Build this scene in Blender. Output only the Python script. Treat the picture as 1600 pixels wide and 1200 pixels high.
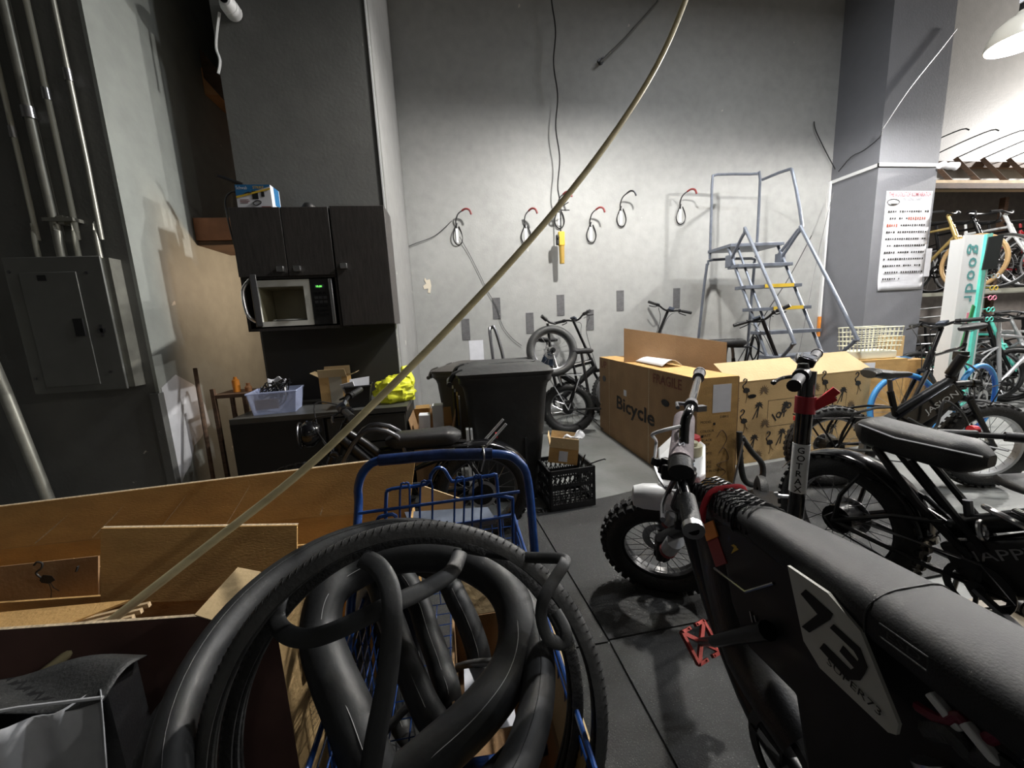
import bpy, math, random
from mathutils import Vector as V, Matrix, Euler, noise
random.seed(7)
SC=bpy.context.scene
for o in list(bpy.data.objects): bpy.data.objects.remove(o)
COL=SC.collection
PI=math.pi
# ---------------------------------------------------------------- camera
cam=bpy.data.cameras.new('camera'); cam.sensor_width=36; cam.lens=13.5; cam.clip_start=.02; cam.clip_end=60
co=bpy.data.objects.new('camera',cam); COL.objects.link(co)
co.matrix_world=Matrix(((0.987467,0.071368,-0.140769,0.000000),(-0.150255,0.152170,-0.976866,0.000000),(-0.048296,0.985774,0.160987,1.300000),(0,0,0,1)))
SC.camera=co
# ---------------------------------------------------------------- world, lamps, exposure
W=bpy.data.worlds.new('world'); SC.world=W; W.use_nodes=True
W.node_tree.nodes['Background'].inputs[0].default_value=(.80,.86,1,1)
W.node_tree.nodes['Background'].inputs[1].default_value=.03
SC.view_settings.view_transform='Standard'; SC.view_settings.look='None'
SC.view_settings.gamma=1; SC.view_settings.use_curve_mapping=False
SC.view_settings.exposure=1.0
LAMPS=[((5.02,3.02,3.46),200),((1.75,2.75,3.75),240),((11.2,3.9,4.35),900),((5.2,-1.3,3.7),60),((9.2,-1.2,3.7),60),((1.2,-2.2,3.8),7)]
for i,(p,w) in enumerate(LAMPS):
    l=bpy.data.lights.new('pendant_bulb',type='POINT'); l.energy=w; l.shadow_soft_size=.07; l.color=(1,.97,.93)
    o=bpy.data.objects.new('pendant_bulb',l); COL.objects.link(o); o.location=(p[0],p[1],p[2]+(.05 if i!=2 else -.05))
l=bpy.data.lights.new('stairwell_bulb',type='POINT'); l.energy=13; l.shadow_soft_size=.08; l.color=(1,.72,.48)
o=bpy.data.objects.new('stairwell_bulb',l); COL.objects.link(o); o.location=(-1.15,3.75,1.75)
l=bpy.data.lights.new('fill_area',type='AREA'); l.shape='RECTANGLE'; l.size=1.4; l.size_y=.12; l.energy=55; l.color=(.95,.97,1)  # added fill light for the upper walls, unseen above the frame
o=bpy.data.objects.new('fill_area',l); COL.objects.link(o); o.location=(3.6,1.9,5.08)
# ---------------------------------------------------------------- materials
MC={}
def mat(name,col,rough=.6,metal=0,var=.0,vs=8,bump=0,bs=60,emit=0,alpha=1,trans=0,coat=0,stretch=None):
    if name in MC: return MC[name]
    m=bpy.data.materials.new(name); m.use_nodes=True; nt=m.node_tree; N=nt.nodes; L=nt.links
    b=N['Principled BSDF']; b.inputs['Roughness'].default_value=rough; b.inputs['Metallic'].default_value=metal
    c=(*col,1); b.inputs['Base Color'].default_value=c
    tc=N.new('ShaderNodeTexCoord'); src=tc.outputs['Object']
    if stretch:
        mp=N.new('ShaderNodeMapping'); mp.inputs['Scale'].default_value=stretch; L.new(src,mp.inputs[0]); src=mp.outputs[0]
    if var:
        n=N.new('ShaderNodeTexNoise'); n.inputs['Scale'].default_value=vs; n.inputs['Detail'].default_value=8
        L.new(src,n.inputs['Vector'])
        mr=N.new('ShaderNodeMapRange'); mr.inputs[1].default_value=.3; mr.inputs[2].default_value=.7
        mr.inputs[3].default_value=1-var; mr.inputs[4].default_value=1+var*.6; L.new(n.outputs[0],mr.inputs[0])
        mx=N.new('ShaderNodeVectorMath'); mx.operation='SCALE'; mx.inputs[0].default_value=col; L.new(mr.outputs[0],mx.inputs[3])
        L.new(mx.outputs[0],b.inputs['Base Color'])
    if bump:
        n2=N.new('ShaderNodeTexNoise'); n2.inputs['Scale'].default_value=bs; n2.inputs['Detail'].default_value=4
        L.new(src,n2.inputs['Vector']); bp=N.new('ShaderNodeBump'); bp.inputs['Strength'].default_value=bump; bp.inputs['Distance'].default_value=.01
        L.new(n2.outputs[0],bp.inputs['Height']); L.new(bp.outputs[0],b.inputs['Normal'])
    if emit:
        b.inputs['Emission Color'].default_value=c; b.inputs['Emission Strength'].default_value=emit
    if alpha<1: b.inputs['Alpha'].default_value=alpha
    if trans: b.inputs['Transmission Weight'].default_value=trans
    if coat: b.inputs['Coat Weight'].default_value=coat
    MC[name]=m; return m
def wallmat(name,col,stain=.12,spots=True):
    m=bpy.data.materials.new(name); m.use_nodes=True; nt=m.node_tree; N=nt.nodes; L=nt.links
    b=N['Principled BSDF']; b.inputs['Roughness'].default_value=.55
    tc=N.new('ShaderNodeTexCoord')
    n=N.new('ShaderNodeTexNoise'); n.inputs['Scale'].default_value=1.3; n.inputs['Detail'].default_value=9; n.inputs['Roughness'].default_value=.65
    n3=N.new('ShaderNodeTexNoise'); n3.inputs['Scale'].default_value=9; n3.inputs['Detail'].default_value=6
    L.new(tc.outputs['Object'],n.inputs['Vector']); L.new(tc.outputs['Object'],n3.inputs['Vector'])
    ad=N.new('ShaderNodeMath'); ad.operation='ADD'; L.new(n.outputs[0],ad.inputs[0]); L.new(n3.outputs[0],ad.inputs[1])
    mr=N.new('ShaderNodeMapRange'); mr.inputs[1].default_value=.75; mr.inputs[2].default_value=1.25; mr.inputs[3].default_value=1-stain; mr.inputs[4].default_value=1+stain*.5
    L.new(ad.outputs[0],mr.inputs[0])
    mx=N.new('ShaderNodeVectorMath'); mx.operation='SCALE'; mx.inputs[0].default_value=col; L.new(mr.outputs[0],mx.inputs[3])
    last=mx.outputs[0]
    if spots:   # chips where the paint has come off
        n2=N.new('ShaderNodeTexNoise'); n2.inputs['Scale'].default_value=5.5; n2.inputs['Detail'].default_value=5
        mp=N.new('ShaderNodeMapping'); mp.inputs['Location'].default_value=(3.1,7.7,1.9); L.new(tc.outputs['Object'],mp.inputs[0]); L.new(mp.outputs[0],n2.inputs['Vector'])
        r=N.new('ShaderNodeMapRange'); r.inputs[1].default_value=.735; r.inputs[2].default_value=.745; L.new(n2.outputs[0],r.inputs[0])
        mi=N.new('ShaderNodeMix'); mi.data_type='RGBA'; L.new(r.outputs[0],mi.inputs[0]); L.new(last,mi.inputs[6]); mi.inputs[7].default_value=(.62,.60,.55,1)
        last=mi.outputs[2]
    L.new(last,b.inputs['Base Color'])
    nb=N.new('ShaderNodeTexNoise'); nb.inputs['Scale'].default_value=45; nb.inputs['Detail'].default_value=5; L.new(tc.outputs['Object'],nb.inputs['Vector'])
    bp=N.new('ShaderNodeBump'); bp.inputs['Strength'].default_value=.12; bp.inputs['Distance'].default_value=.01; L.new(nb.outputs[0],bp.inputs['Height']); L.new(bp.outputs[0],b.inputs['Normal'])
    MC[name]=m; return m
def speckmat(name,col,scol):
    m=mat(name,col,.75,0,.25,2.2,.35,180); N=m.node_tree.nodes; L=m.node_tree.links; b=N['Principled BSDF']
    old=b.inputs['Base Color'].links[0].from_socket
    tc=[n for n in N if n.type=='TEX_COORD'][0]
    n=N.new('ShaderNodeTexNoise'); n.inputs['Scale'].default_value=260; n.inputs['Detail'].default_value=1; L.new(tc.outputs['Object'],n.inputs['Vector'])
    r=N.new('ShaderNodeMapRange'); r.inputs[1].default_value=.66; r.inputs[2].default_value=.70; L.new(n.outputs[0],r.inputs[0])
    mi=N.new('ShaderNodeMix'); mi.data_type='RGBA'; L.new(r.outputs[0],mi.inputs[0]); L.new(old,mi.inputs[6]); mi.inputs[7].default_value=(*scol,1)
    L.new(mi.outputs[2],b.inputs['Base Color']); return m
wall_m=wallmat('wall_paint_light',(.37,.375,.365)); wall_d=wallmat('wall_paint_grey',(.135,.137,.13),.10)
wall_l=wallmat('wall_paint_left_lit',(.30,.32,.30),.12); pil_m=wallmat('pillar_paint',(.19,.195,.215),.05,False); far_m=wallmat('far_wall_paint',(.13,.115,.105),.25)  # left side wall: same grey paint, its lamp light put into the colour
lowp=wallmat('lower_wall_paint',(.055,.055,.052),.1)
conc=mat('concrete',(.175,.182,.175),.55,0,.35,2.4,.2,40); tanc=mat('tan_floor',(.20,.168,.12),.5,0,.25,4,.15,60)
matm=speckmat('rubber_mat_material',(.020,.021,.021),(.09,.09,.09))
ceil_m=mat('ceiling_dark',(.05,.05,.055),.9)
card=mat('cardboard',(.53,.32,.115),.85,0,.16,7,.25,90,stretch=(1,1,3)); card2=mat('cardboard_yellow',(.60,.41,.19),.8,0,.1,5,.2,90)
cardb=mat('cardboard_brown',(.34,.205,.10),.85,0,.14,6,.2,90); cardin=mat('cardboard_inner',(.62,.46,.25),.85,0,.08,6,.15,60); cardE=mat('cardboard_edge',(.60,.48,.32),.9,0,.4,160)
ink=mat('black_ink',(.02,.018,.016),.8); inkr=mat('maroon_ink',(.21,.075,.045),.85,0,.3,20); white=mat('white_paper',(.72,.73,.78),.7,0,.06,14); 
rub=mat('black_rubber',(.012,.012,.012),.62,0,.3,30,.3,120); rubg=mat('grey_rubber',(.035,.036,.036),.5,0,.3,14,.25,200)
tube_m=mat('inner_tube_rubber',(.018,.019,.020),.55,0,.35,9,.12,30); blk=mat('black_metal',(.010,.010,.011),.32,.3); blkp=mat('black_plastic',(.014,.014,.015),.45,0,0,8,.1,200)
gls=mat('gloss_black',(.006,.006,.007),.16,0,coat=.4); steel=mat('steel',(.55,.55,.56),.28,1); dsteel=mat('dark_steel',(.16,.16,.17),.35,1); silver=mat('silver_paint',(.55,.56,.58),.35,.4)
seatm=mat('seat_leather',(.012,.012,.013),.55,0,.2,12,.18,260); binm=mat('bin_plastic',(.030,.031,.031),.5,0,.25,5,.25,25); red=mat('red_paint',(.55,.02,.03),.4); redv=mat('red_vinyl',(.22,.03,.03),.5)
blue=mat('blue_enamel',(.012,.055,.22),.32,.1,.35,20,coat=.3); bluesl=mat('blue_vinyl_sleeve',(.010,.022,.075),.35,0,.6,26,.2,40); bluet=mat('sky_blue_rubber',(.05,.27,.60),.45)
wood=mat('dark_wood',(.10,.055,.03),.7,0,.4,6,.2,30,stretch=(1,1,8)); cab=mat('wenge_laminate',(.046,.041,.038),.5,0,.35,14,.12,60,stretch=(6,6,.6)); cabk=mat('black_laminate',(.008,.008,.008),.6)
lwood=mat('light_wood',(.62,.46,.27),.7,0,.25,9,.1,30,stretch=(1,8,1)); bamboo=mat('rod_fibreglass',(.66,.57,.33),.35,0,.3,5,stretch=(1,1,5)); gold=mat('gold_paint',(.50,.36,.13),.35,.4); gum=mat('gum_rubber',(.42,.27,.12),.6)
galv=mat('galvanised_conduit',(.34,.34,.30),.38,.6,.2,12); cream=mat('cream_conduit',(.50,.50,.42),.45); pnl=mat('panel_grey',(.16,.165,.155),.5,.2,.1,8); ladm=mat('ladder_grey_enamel',(.16,.18,.22),.35,.3,.15,20)
yel=mat('yellow_plastic',(.62,.42,.04),.4); org=mat('orange_plastic',(.8,.28,.03),.4); wplast=mat('white_plastic',(.75,.76,.76),.4); teal=mat('teal_print',(.10,.62,.50),.45,0,.12,16); 
bagm=mat('yellow_bag_film',(.90,.92,.06),.3,0,.10,9,.2,14,alpha=.8); clr=mat('clear_plastic',(.55,.62,.85),.2,0,alpha=.42); creamp=mat('cream_plastic',(.72,.70,.55),.5); greyp=mat('grey_film',(.42,.43,.45),.3,0,.35,5,.5,9)
bulbm=mat('lamp_glow',(1,.97,1),.5,emit=14); shade_m=mat('shade_enamel',(.50,.48,.42),.35); greenled=mat('green_display',(.2,1,.15),.5,emit=1.2); foam=mat('white_foam',(.80,.81,.85),.8); green=mat('green_paint',(.03,.22,.07),.4); pink=mat('pink_print',(.8,.25,.35),.6)
mauve=mat('mauve_pad',(.24,.20,.215),.7,0,.15,60,.2,300); disp=mat('display_glass',(.05,.06,.08),.08,0,coat=.6); boxblue=mat('blue_print',(.02,.14,.32),.5); orange_p=mat('orange_print',(.85,.30,.05),.5); tapem=mat('rubber_tape',(.12,.12,.125),.6,0,.3,20,.2,60,stretch=(1,1,3)); brownglow=mat('brown_paint',(.25,.18,.15),.7)
# ---------------------------------------------------------------- mesh helpers
def frame_of(d):
    d=d.normalized(); a=V((0,0,1)) if abs(d.z)<.9 else V((1,0,0))
    u=d.cross(a).normalized(); return u,d.cross(u)
def smooth_path(P,n=6,closed=False):
    P=[V(p) for p in P]; out=[]; m=len(P)
    rng=range(m) if closed else range(m-1)
    for i in rng:
        g=(lambda k:P[k%m]) if closed else (lambda k:P[min(max(k,0),m-1)])
        a,b,c,d=g(i-1),g(i),g(i+1),g(i+2)
        for j in range(n):
            t=j/n; out.append(.5*((2*b)+(c-a)*t+(2*a-5*b+4*c-d)*t*t+(3*b-a-3*c+d)*t**3))
    if not closed: out.append(P[-1])
    return out
class MB:
    def __init__(s,M=None): s.v=[]; s.f=[]; s.M=M or Matrix()
    def add(s,vs,fs):
        o=len(s.v); s.v+= [s.M@V(v) for v in vs]; s.f+=[tuple(i+o for i in f) for f in fs]; return s
    def box(s,c,d,rot=None,M=None):
        x,y,z=[q/2 for q in d]; R=Euler(rot).to_matrix() if rot else Matrix.Identity(3)
        vs=[V(c)+R@V((a*x,b*y,e*z)) for a in(-1,1) for b in(-1,1) for e in(-1,1)]
        return s.add(vs,[(0,1,3,2),(4,6,7,5),(0,4,5,1),(2,3,7,6),(0,2,6,4),(1,5,7,3)])
    def b2(s,lo,hi): return s.box([(a+b)/2 for a,b in zip(lo,hi)],[b-a for a,b in zip(lo,hi)])
    def tube(s,P,r,seg=8,closed=False,sm=0,flat=None,up=None,cap=True):
        P=smooth_path(P,sm,closed) if sm else [V(p) for p in P]
        n=len(P); rs=r if isinstance(r,(list,tuple)) else None
        if rs and len(rs)!=n:
            m=len(rs); rs=[rs[min(int(i/(n-1)*(m-1)),m-2)]*(1-((i/(n-1)*(m-1))%1 if i<n-1 else 1))+rs[min(int(i/(n-1)*(m-1))+1,m-1)]*((i/(n-1)*(m-1))%1 if i<n-1 else 1) for i in range(n)]
        vs=[];fs=[]; u=None
        for i,p in enumerate(P):
            if closed: d=(P[(i+1)%n]-P[i-1])
            else: d=(P[min(i+1,n-1)]-P[max(i-1,0)])
            if d.length<1e-9: d=V((0,0,1))
            d.normalize()
            if up is not None: u=V(up).cross(d); u=u.normalized() if u.length>1e-6 else frame_of(d)[0]
            elif u is None: u=frame_of(d)[0]
            else: u=(u-d*u.dot(d)); u=u.normalized() if u.length>1e-6 else frame_of(d)[0]
            w=d.cross(u); rr=rs[i] if rs else r; fl=flat if flat else 1
            for k in range(seg):
                a=2*PI*k/seg; vs.append(p+u*math.cos(a)*rr+w*math.sin(a)*rr*fl)
        for i in range(n if closed else n-1):
            for k in range(seg):
                a=i*seg+k; b=i*seg+(k+1)%seg; j=((i+1)%n)*seg
                fs.append((a,b,j+(k+1)%seg,j+k))
        if not closed and cap: fs.append(tuple(range(seg))[::-1]); fs.append(tuple((n-1)*seg+k for k in range(seg)))
        return s.add(vs,fs)
    def bar(s,p,q,w,h=None):
        p,q=V(p),V(q); h=h or w; u,t=frame_of(q-p); vs=[]
        for e in (p,q):
            for a,b in((-1,-1),(1,-1),(1,1),(-1,1)): vs.append(e+u*a*w/2+t*b*h/2)
        return s.add(vs,[(3,2,1,0),(4,5,6,7),(0,1,5,4),(1,2,6,5),(2,3,7,6),(3,0,4,7)])
    def lathe(s,prof,c=(0,0,0),ax=(0,0,1),seg=24,close=False):
        c=V(c); ax=V(ax).normalized(); u,w=frame_of(ax); vs=[];fs=[];n=len(prof)
        for r,h in prof:
            for k in range(seg):
                a=2*PI*k/seg; vs.append(c+ax*h+(u*math.cos(a)+w*math.sin(a))*r)
        for i in range(n if close else n-1):
            j=(i+1)%n
            for k in range(seg): fs.append((i*seg+k,i*seg+(k+1)%seg,j*seg+(k+1)%seg,j*seg+k))
        return s.add(vs,fs)
    def cyl(s,c,ax,r,h,seg=20,r2=None):
        r2=r if r2 is None else r2
        return s.lathe([(0.0001,0),(r,0),(r2,h),(0.0001,h)],c,ax,seg)
    def ring(s,c,ax,R,r,seg=40,rs=8,el=1):
        return s.lathe([(R+r*math.cos(2*PI*k/rs),r*el*math.sin(2*PI*k/rs)) for k in range(rs)],c,ax,seg,True)
    def prism(s,poly,th,O=(0,0,0),X=(1,0,0),Y=(0,1,0)):
        O,X,Y=V(O),V(X),V(Y); Z=X.cross(Y).normalized(); n=len(poly)
        vs=[O+X*a+Y*b for a,b in poly]+[O+X*a+Y*b+Z*th for a,b in poly]
        fs=[tuple(range(n))[::-1],tuple(range(n,2*n))]+[(i,(i+1)%n,n+(i+1)%n,n+i) for i in range(n)]
        return s.add(vs,fs)
    def panel(s,a,b,c,d,th):   # four-cornered sheet with thickness
        a,b,c,d=V(a),V(b),V(c),V(d); n=(b-a).cross(d-a).normalized()*th
        return s.add([a,b,c,d,a+n,b+n,c+n,d+n],[(3,2,1,0),(4,5,6,7),(0,1,5,4),(1,2,6,5),(2,3,7,6),(3,0,4,7)])
    def text(s,t,O,X,Y,size,ext=.001,off=0,fit=None):
        c=bpy.data.curves.new('t','FONT'); c.body=t; c.size=1; c.offset=off; c.extrude=0; c.resolution_u=2; c.align_x='LEFT'
        o=bpy.data.objects.new('t',c); me=bpy.data.meshes.new_from_object(o)
        O,X,Y=V(O),V(X).normalized(),V(Y).normalized(); Z=X.cross(Y)
        w=max([v.co.x for v in me.vertices] or [1]); k=(fit/w if fit else size)
        vs=[O+X*v.co.x*k+Y*v.co.y*size+Z*ext for v in me.vertices]
        s.add(vs,[tuple(p.vertices) for p in me.polygons]); bpy.data.objects.remove(o); bpy.data.curves.remove(c); bpy.data.meshes.remove(me); return s
    def grid(s,fn,nu,nv,th=0):
        vs=[fn(i/nu,j/nv) for i in range(nu+1) for j in range(nv+1)]
        return s.add(vs,[(i*(nv+1)+j,(i+1)*(nv+1)+j,(i+1)*(nv+1)+j+1,i*(nv+1)+j+1) for i in range(nu) for j in range(nv)])
def mkobj(name,mb,m,inv=None,smooth=True,bevel=0,solid=0):
    me=bpy.data.meshes.new(name)
    vs=[inv@v for v in mb.v] if inv else mb.v
    me.from_pydata([tuple(v) for v in vs],[],mb.f); me.update()
    if smooth:
        me.polygons.foreach_set('use_smooth',[True]*len(me.polygons))
        me.set_sharp_from_angle(angle=math.radians(38))
    me.materials.append(m)
    o=bpy.data.objects.new(name,me); COL.objects.link(o)
    if solid: q=o.modifiers.new('s','SOLIDIFY'); q.thickness=solid
    if bevel: q=o.modifiers.new('b','BEVEL'); q.width=bevel; q.segments=2; q.limit_method='ANGLE'; q.angle_limit=.6
    return o
def props(o,label=None,cat=None,group=None,kind=None):
    if label:o['label']=label
    if cat:o['category']=cat
    if group:o['group']=group
    if kind:o['kind']=kind
    return o
class Thing:
    def __init__(s,name,label,cat,loc=(0,0,0),rot=(0,0,0),group=None,kind=None):
        s.o=bpy.data.objects.new(name,None); COL.objects.link(s.o); s.o.empty_display_size=.05
        s.o.location=loc; s.o.rotation_euler=rot; props(s.o,label,cat,group,kind)
        s.Mw=Matrix.Translation(V(loc))@Euler(rot).to_matrix().to_4x4(); s.inv=s.Mw.inverted()
    def part(s,name,mb,m,parent=None,world=False,label=None,kind=None,**k):
        o=mkobj(name,mb,m,s.inv if world else None,**k); o.parent=parent or s.o
        if label:o['label']=label
        if kind:o['kind']=kind
        return o
def single(name,label,cat,mb,m,loc=(0,0,0),group=None,kind=None,**k):   # world-space verts, origin at loc
    o=mkobj(name,mb,m,Matrix.Translation(-V(loc)),**k); o.location=loc; return props(o,label,cat,group,kind)
def struct(name,mb,m,parent=None,**k):
    k.setdefault('smooth',False)
    o=mkobj(name,mb,m,**k)
    if parent: o.parent=parent
    else: o['kind']='structure'
    return o
def copy_tree(o,parent=None):
    c=o.copy(); COL.objects.link(c)
    if parent: c.parent=parent
    for ch in list(o.children): copy_tree(ch,c)
    return c
# ---------------------------------------------------------------- the setting
BW=5.0
struct('floor',MB().b2((-6,-5,-.1),(14,9,0)),conc)
struct('ceiling',MB().b2((-6,-5,6.6),(14,9,6.7)),ceil_m)
struct('wall_back',MB().b2((-.46,BW,0),(5.36,BW+.2,6.6)),wall_m)
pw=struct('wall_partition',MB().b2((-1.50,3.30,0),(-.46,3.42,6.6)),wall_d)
struct('wall_partition_return',MB().b2((-.58,3.42,0),(-.46,BW+.2,6.6)),wallmat('wall_paint_return',(.25,.25,.245)))
struct('trim_1',MB().b2((-.468,3.292,.75),(-.456,3.302,6.6)),wplast)
struct('shade_panel',MB().b2((-1.48,3.285,.0),(-.47,3.30,1.33)),mat('under_cabinet_shade',(.03,.03,.028),.6))  # dark sheet standing in for the shade below the wall cabinets
# left pillar with the breaker panel on its face, stairwell wall behind it
LX=-1.92;LY=2.78
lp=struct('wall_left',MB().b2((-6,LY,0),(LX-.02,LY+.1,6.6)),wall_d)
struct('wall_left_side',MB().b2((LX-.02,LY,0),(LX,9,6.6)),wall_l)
struct('trim_3',MB().b2((LX-.045,LY-.02,0),(LX+.004,LY+.03,.95)),wall_d)
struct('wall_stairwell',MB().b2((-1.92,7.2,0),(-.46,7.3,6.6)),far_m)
# grey corner pillar, stops at the recess
PX0,PX1,PY0=5.356,6.24,4.383
struct('wall_pillar',MB().b2((PX0,PY0,0),(PX1,BW+.3,6.6)),pil_m)
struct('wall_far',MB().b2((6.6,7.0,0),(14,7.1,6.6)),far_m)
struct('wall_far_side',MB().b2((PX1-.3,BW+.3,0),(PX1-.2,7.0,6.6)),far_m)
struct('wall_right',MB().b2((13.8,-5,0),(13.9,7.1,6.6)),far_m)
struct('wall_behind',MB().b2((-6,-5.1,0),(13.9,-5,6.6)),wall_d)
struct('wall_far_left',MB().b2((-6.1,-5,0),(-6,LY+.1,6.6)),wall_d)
struct('trim_4',MB().b2((PX0-.02,PY0-.02,2.97),(PX0,BW,3.01)),wplast)
struct('trim_5',MB().b2((PX0-.02,PY0-.025,2.97),(PX1-.02,PY0-.001,3.01)),wplast)
struct('trim_6',MB().b2((PX0-.045,BW-.03,1.15),(PX0-.012,BW,3.0)),wplast)
struct('trim_7',MB().b2((PX0-.05,BW-.04,.86),(PX0-.02,BW-.01,1.15)),orange_p)
# soffit over the recess at the right
struct('wall_far_upper',MB().b2((PX1,5.14,3.02),(13.8,5.24,6.6)),wallmat('upper_wall_paint',(.19,.182,.17),.1,False))
# tan strip of floor at the right front
struct('floor_tan',MB().b2((1.70,-5,0),(13.8,1.20,.004)),tanc)
# bare plaster patch low on the left side wall, scuffs on the back wall
pp=MB(); pts=[(2.80,.98),(2.95,1.05),(3.12,.95),(3.20,.78),(3.22,.62),(3.16,.60),(3.08,.55),(3.0,.52),(2.93,.40),(2.86,.36),(2.80,.30)]
pp.prism([(a,b) for a,b in pts],.003,(LX,0,0),(0,1,0),(0,0,1)); struct('trim_8',pp,mat('bare_plaster',(.62,.63,.66),.8,0,.08,12))
ch=MB(); ch.prism([(0,0),(.02,-.03),(.06,-.02),(.07,-.1),(.05,-.19),(.02,-.18),(.03,-.13),(-.02,-.14),(-.03,-.1),(.01,-.07),(-.01,-.03)],.003,(-0.301,5.000,1.883),(1,0,0),(0,0,1)); struct('trim_9',MB().add([v-V((0,.003,0)) for v in ch.v],ch.f),mat('chipped_paint',(.75,.68,.55),.8))
for k,(u,v) in enumerate([]): pass
# rubber floor mats
def mat_tile(poly,label):
    o=single('rubber_mat',label,'floor mat',MB().prism(poly,.012,(0,0,0)),matm,(poly[0][0],poly[0][1],0),'black rubber mats covering the concrete'); return o
g=.004
mat_tile([(-1.9,1.29+g),(.53-g,1.29+g),(.44-g,2.42),(-1.85,2.30)],'speckled black rubber mat under the blue wire cart')
mat_tile([(.53+g,1.30+g),(1.72-g,1.33+g),(1.74-g,2.66),(1.1,2.51),(.76,2.45),(.44+g,2.43)],'speckled black rubber mat under the knobbly front wheel of the dirt-style bike')
mat_tile([(-1.9,-.2),(.58-g,-.2),(.53-g,1.29-g),(-1.9,1.28-g)],'speckled black rubber mat under the open cardboard box in front')
mat_tile([(.58+g,-.2),(1.68-g,-.2),(1.72-g,1.33-g),(.53+g,1.30-g)],'speckled black rubber mat with the red pedal above it')
mat_tile([(1.72+g,1.33+g),(2.95-g,1.36),(3.0-g,2.80),(1.74+g,2.67)],'speckled black rubber mat in front of the flamingo print box')
# ---------------------------------------------------------------- breaker panel and conduits
yp=LY-.10
a,b,c,d=(-2.501,2.680,1.799),(-2.022,2.680,1.795),(-2.021,2.680,0.992),(-2.528,2.680,1.015)
x0=(a[0]+d[0])/2;x1=(b[0]+c[0])/2;z0=(c[2]+d[2])/2;z1=(a[2]+b[2])/2
T=Thing('breaker_panel','grey metal breaker panel on the dark wall below four conduits','electrical panel',((x0+x1)/2,LY,z0))
T.part('cover',MB().b2((x0,yp,z0),(x1,LY-.085,z1)),pnl,world=True,bevel=.004)
T.part('housing',MB().b2((x0+.01,LY-.085,z0+.01),(x1+.035,LY,z1-.01)),galv,world=True)
w=x1-x0;h=z1-z0
dr=T.part('panel_door',MB().b2((x0+.15*w,yp-.008,z0+.04),(x0+.73*w,yp-.001,z1-.11*h)),pnl,world=True,bevel=.002)
T.part('latch',MB().b2((x0+.60*w,yp-.016,z0+.42*h),(x0+.70*w,yp-.008,z0+.55*h)),blkp,parent=dr,world=True)
T.part('sticker',MB().b2((x0+.33*w,yp-.010,z1-.17*h),(x0+.42*w,yp-.008,z1-.13*h)),blkp,parent=dr,world=True)
T.part('emblem',MB().b2((x0+.82*w,yp-.004,z0+.44*h),(x0+.90*w,yp,z0+.47*h)).b2((x0+.845*w,yp-.004,z0+.41*h),(x0+.875*w,yp,z0+.50*h)),dsteel,world=True)
for q in ((.05,.9),(.83,.88),(.05,.12),(.86,.14)): T.part('screw',MB().cyl((x0+q[0]*w,yp,z0+q[1]*h),(0,-1,0),.008,.004,10),dsteel,world=True)
CX=[(-2.37,.013,cream),(-2.25,.024,galv),(-2.165,.014,cream),(-2.055,.014,galv)]
lab=['thin cream conduit nearest the left frame edge above the panel','thick grey conduit with a clamp above the breaker panel','cream conduit right of the thick clamped conduit','rightmost grey conduit running down to the panel corner']
for i,(x,r,m) in enumerate(CX):
    xt=[-2.36,-2.26,-2.155,-2.03][i]
    T=Thing('conduit',lab[i],'conduit',(x,LY-.04,z1),group='conduits above the breaker panel')
    P=[(x,LY-.05,z1-.02),(x,LY-.05,z1+.10),(x-.0,LY-.04,z1+.2),(xt,LY-.04,2.3),(xt,LY-.04,6.55)]
    T.part('pipe',MB().tube(P,r,10,sm=3),m,world=True)
    T.part('coupling',MB().cyl((xt,LY-.04,2.45+.1*i),(0,0,1),r*1.35,.06,12),steel,world=True)
    if i==1: T.part('clamp',MB().b2((xt-.035,LY-.07,2.0),(xt+.12,LY,2.02)).b2((xt+.03,LY-.055,1.985),(xt+.06,LY-.01,2.035)),galv,world=True)
T=Thing('conduit','thick galvanised pipe slanting down beside and below the breaker panel','conduit',(-2.52,2.6,0),group='conduits above the breaker panel')
T.part('pipe',MB().tube([(-2.72,2.62,1.9),(-2.60,2.62,1.0),(-2.49,2.62,.02)],.03,12),galv,world=True)
# ---------------------------------------------------------------- stairs behind the partition
T=Thing('staircase','brown timber staircase underside in the dark gap left of the grey partition','staircase',(-1.7,3.5,2.0))
T.part('stringer',MB().prism([(0,0),(0,.22),(1.3,-.62),(1.3,-.84)],.06,(-1.90,3.95,3.42),(.5,.0,0),(0,0,1)),wood,world=True)
T.part('header_beam',MB().b2((-1.915,3.44,2.035),(-1.46,3.56,2.20)),mat('header_brown',(.42,.19,.10),.7,0,.3,6),world=True)
T.part('landing',MB().b2((-1.915,3.9,3.30),(-.6,4.7,3.50)),mat('landing_brown',(.60,.30,.13),.7,0,.3,5),world=True)
for i in range(7): T.part('tread',MB().b2((-1.9,3.95+.24*i,2.12+.2*i-.06),(-1.35,4.2+.24*i,2.12+.2*i)),wood,world=True)
T.part('soffit',MB().b2((-1.915,3.45,2.00),(-.6,3.9,2.03)),wood,world=True)
struct('wall_stairwell_upper',MB().b2((-1.92,4.75,3.4),(-.6,4.8,6.6)),ceil_m)
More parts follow.
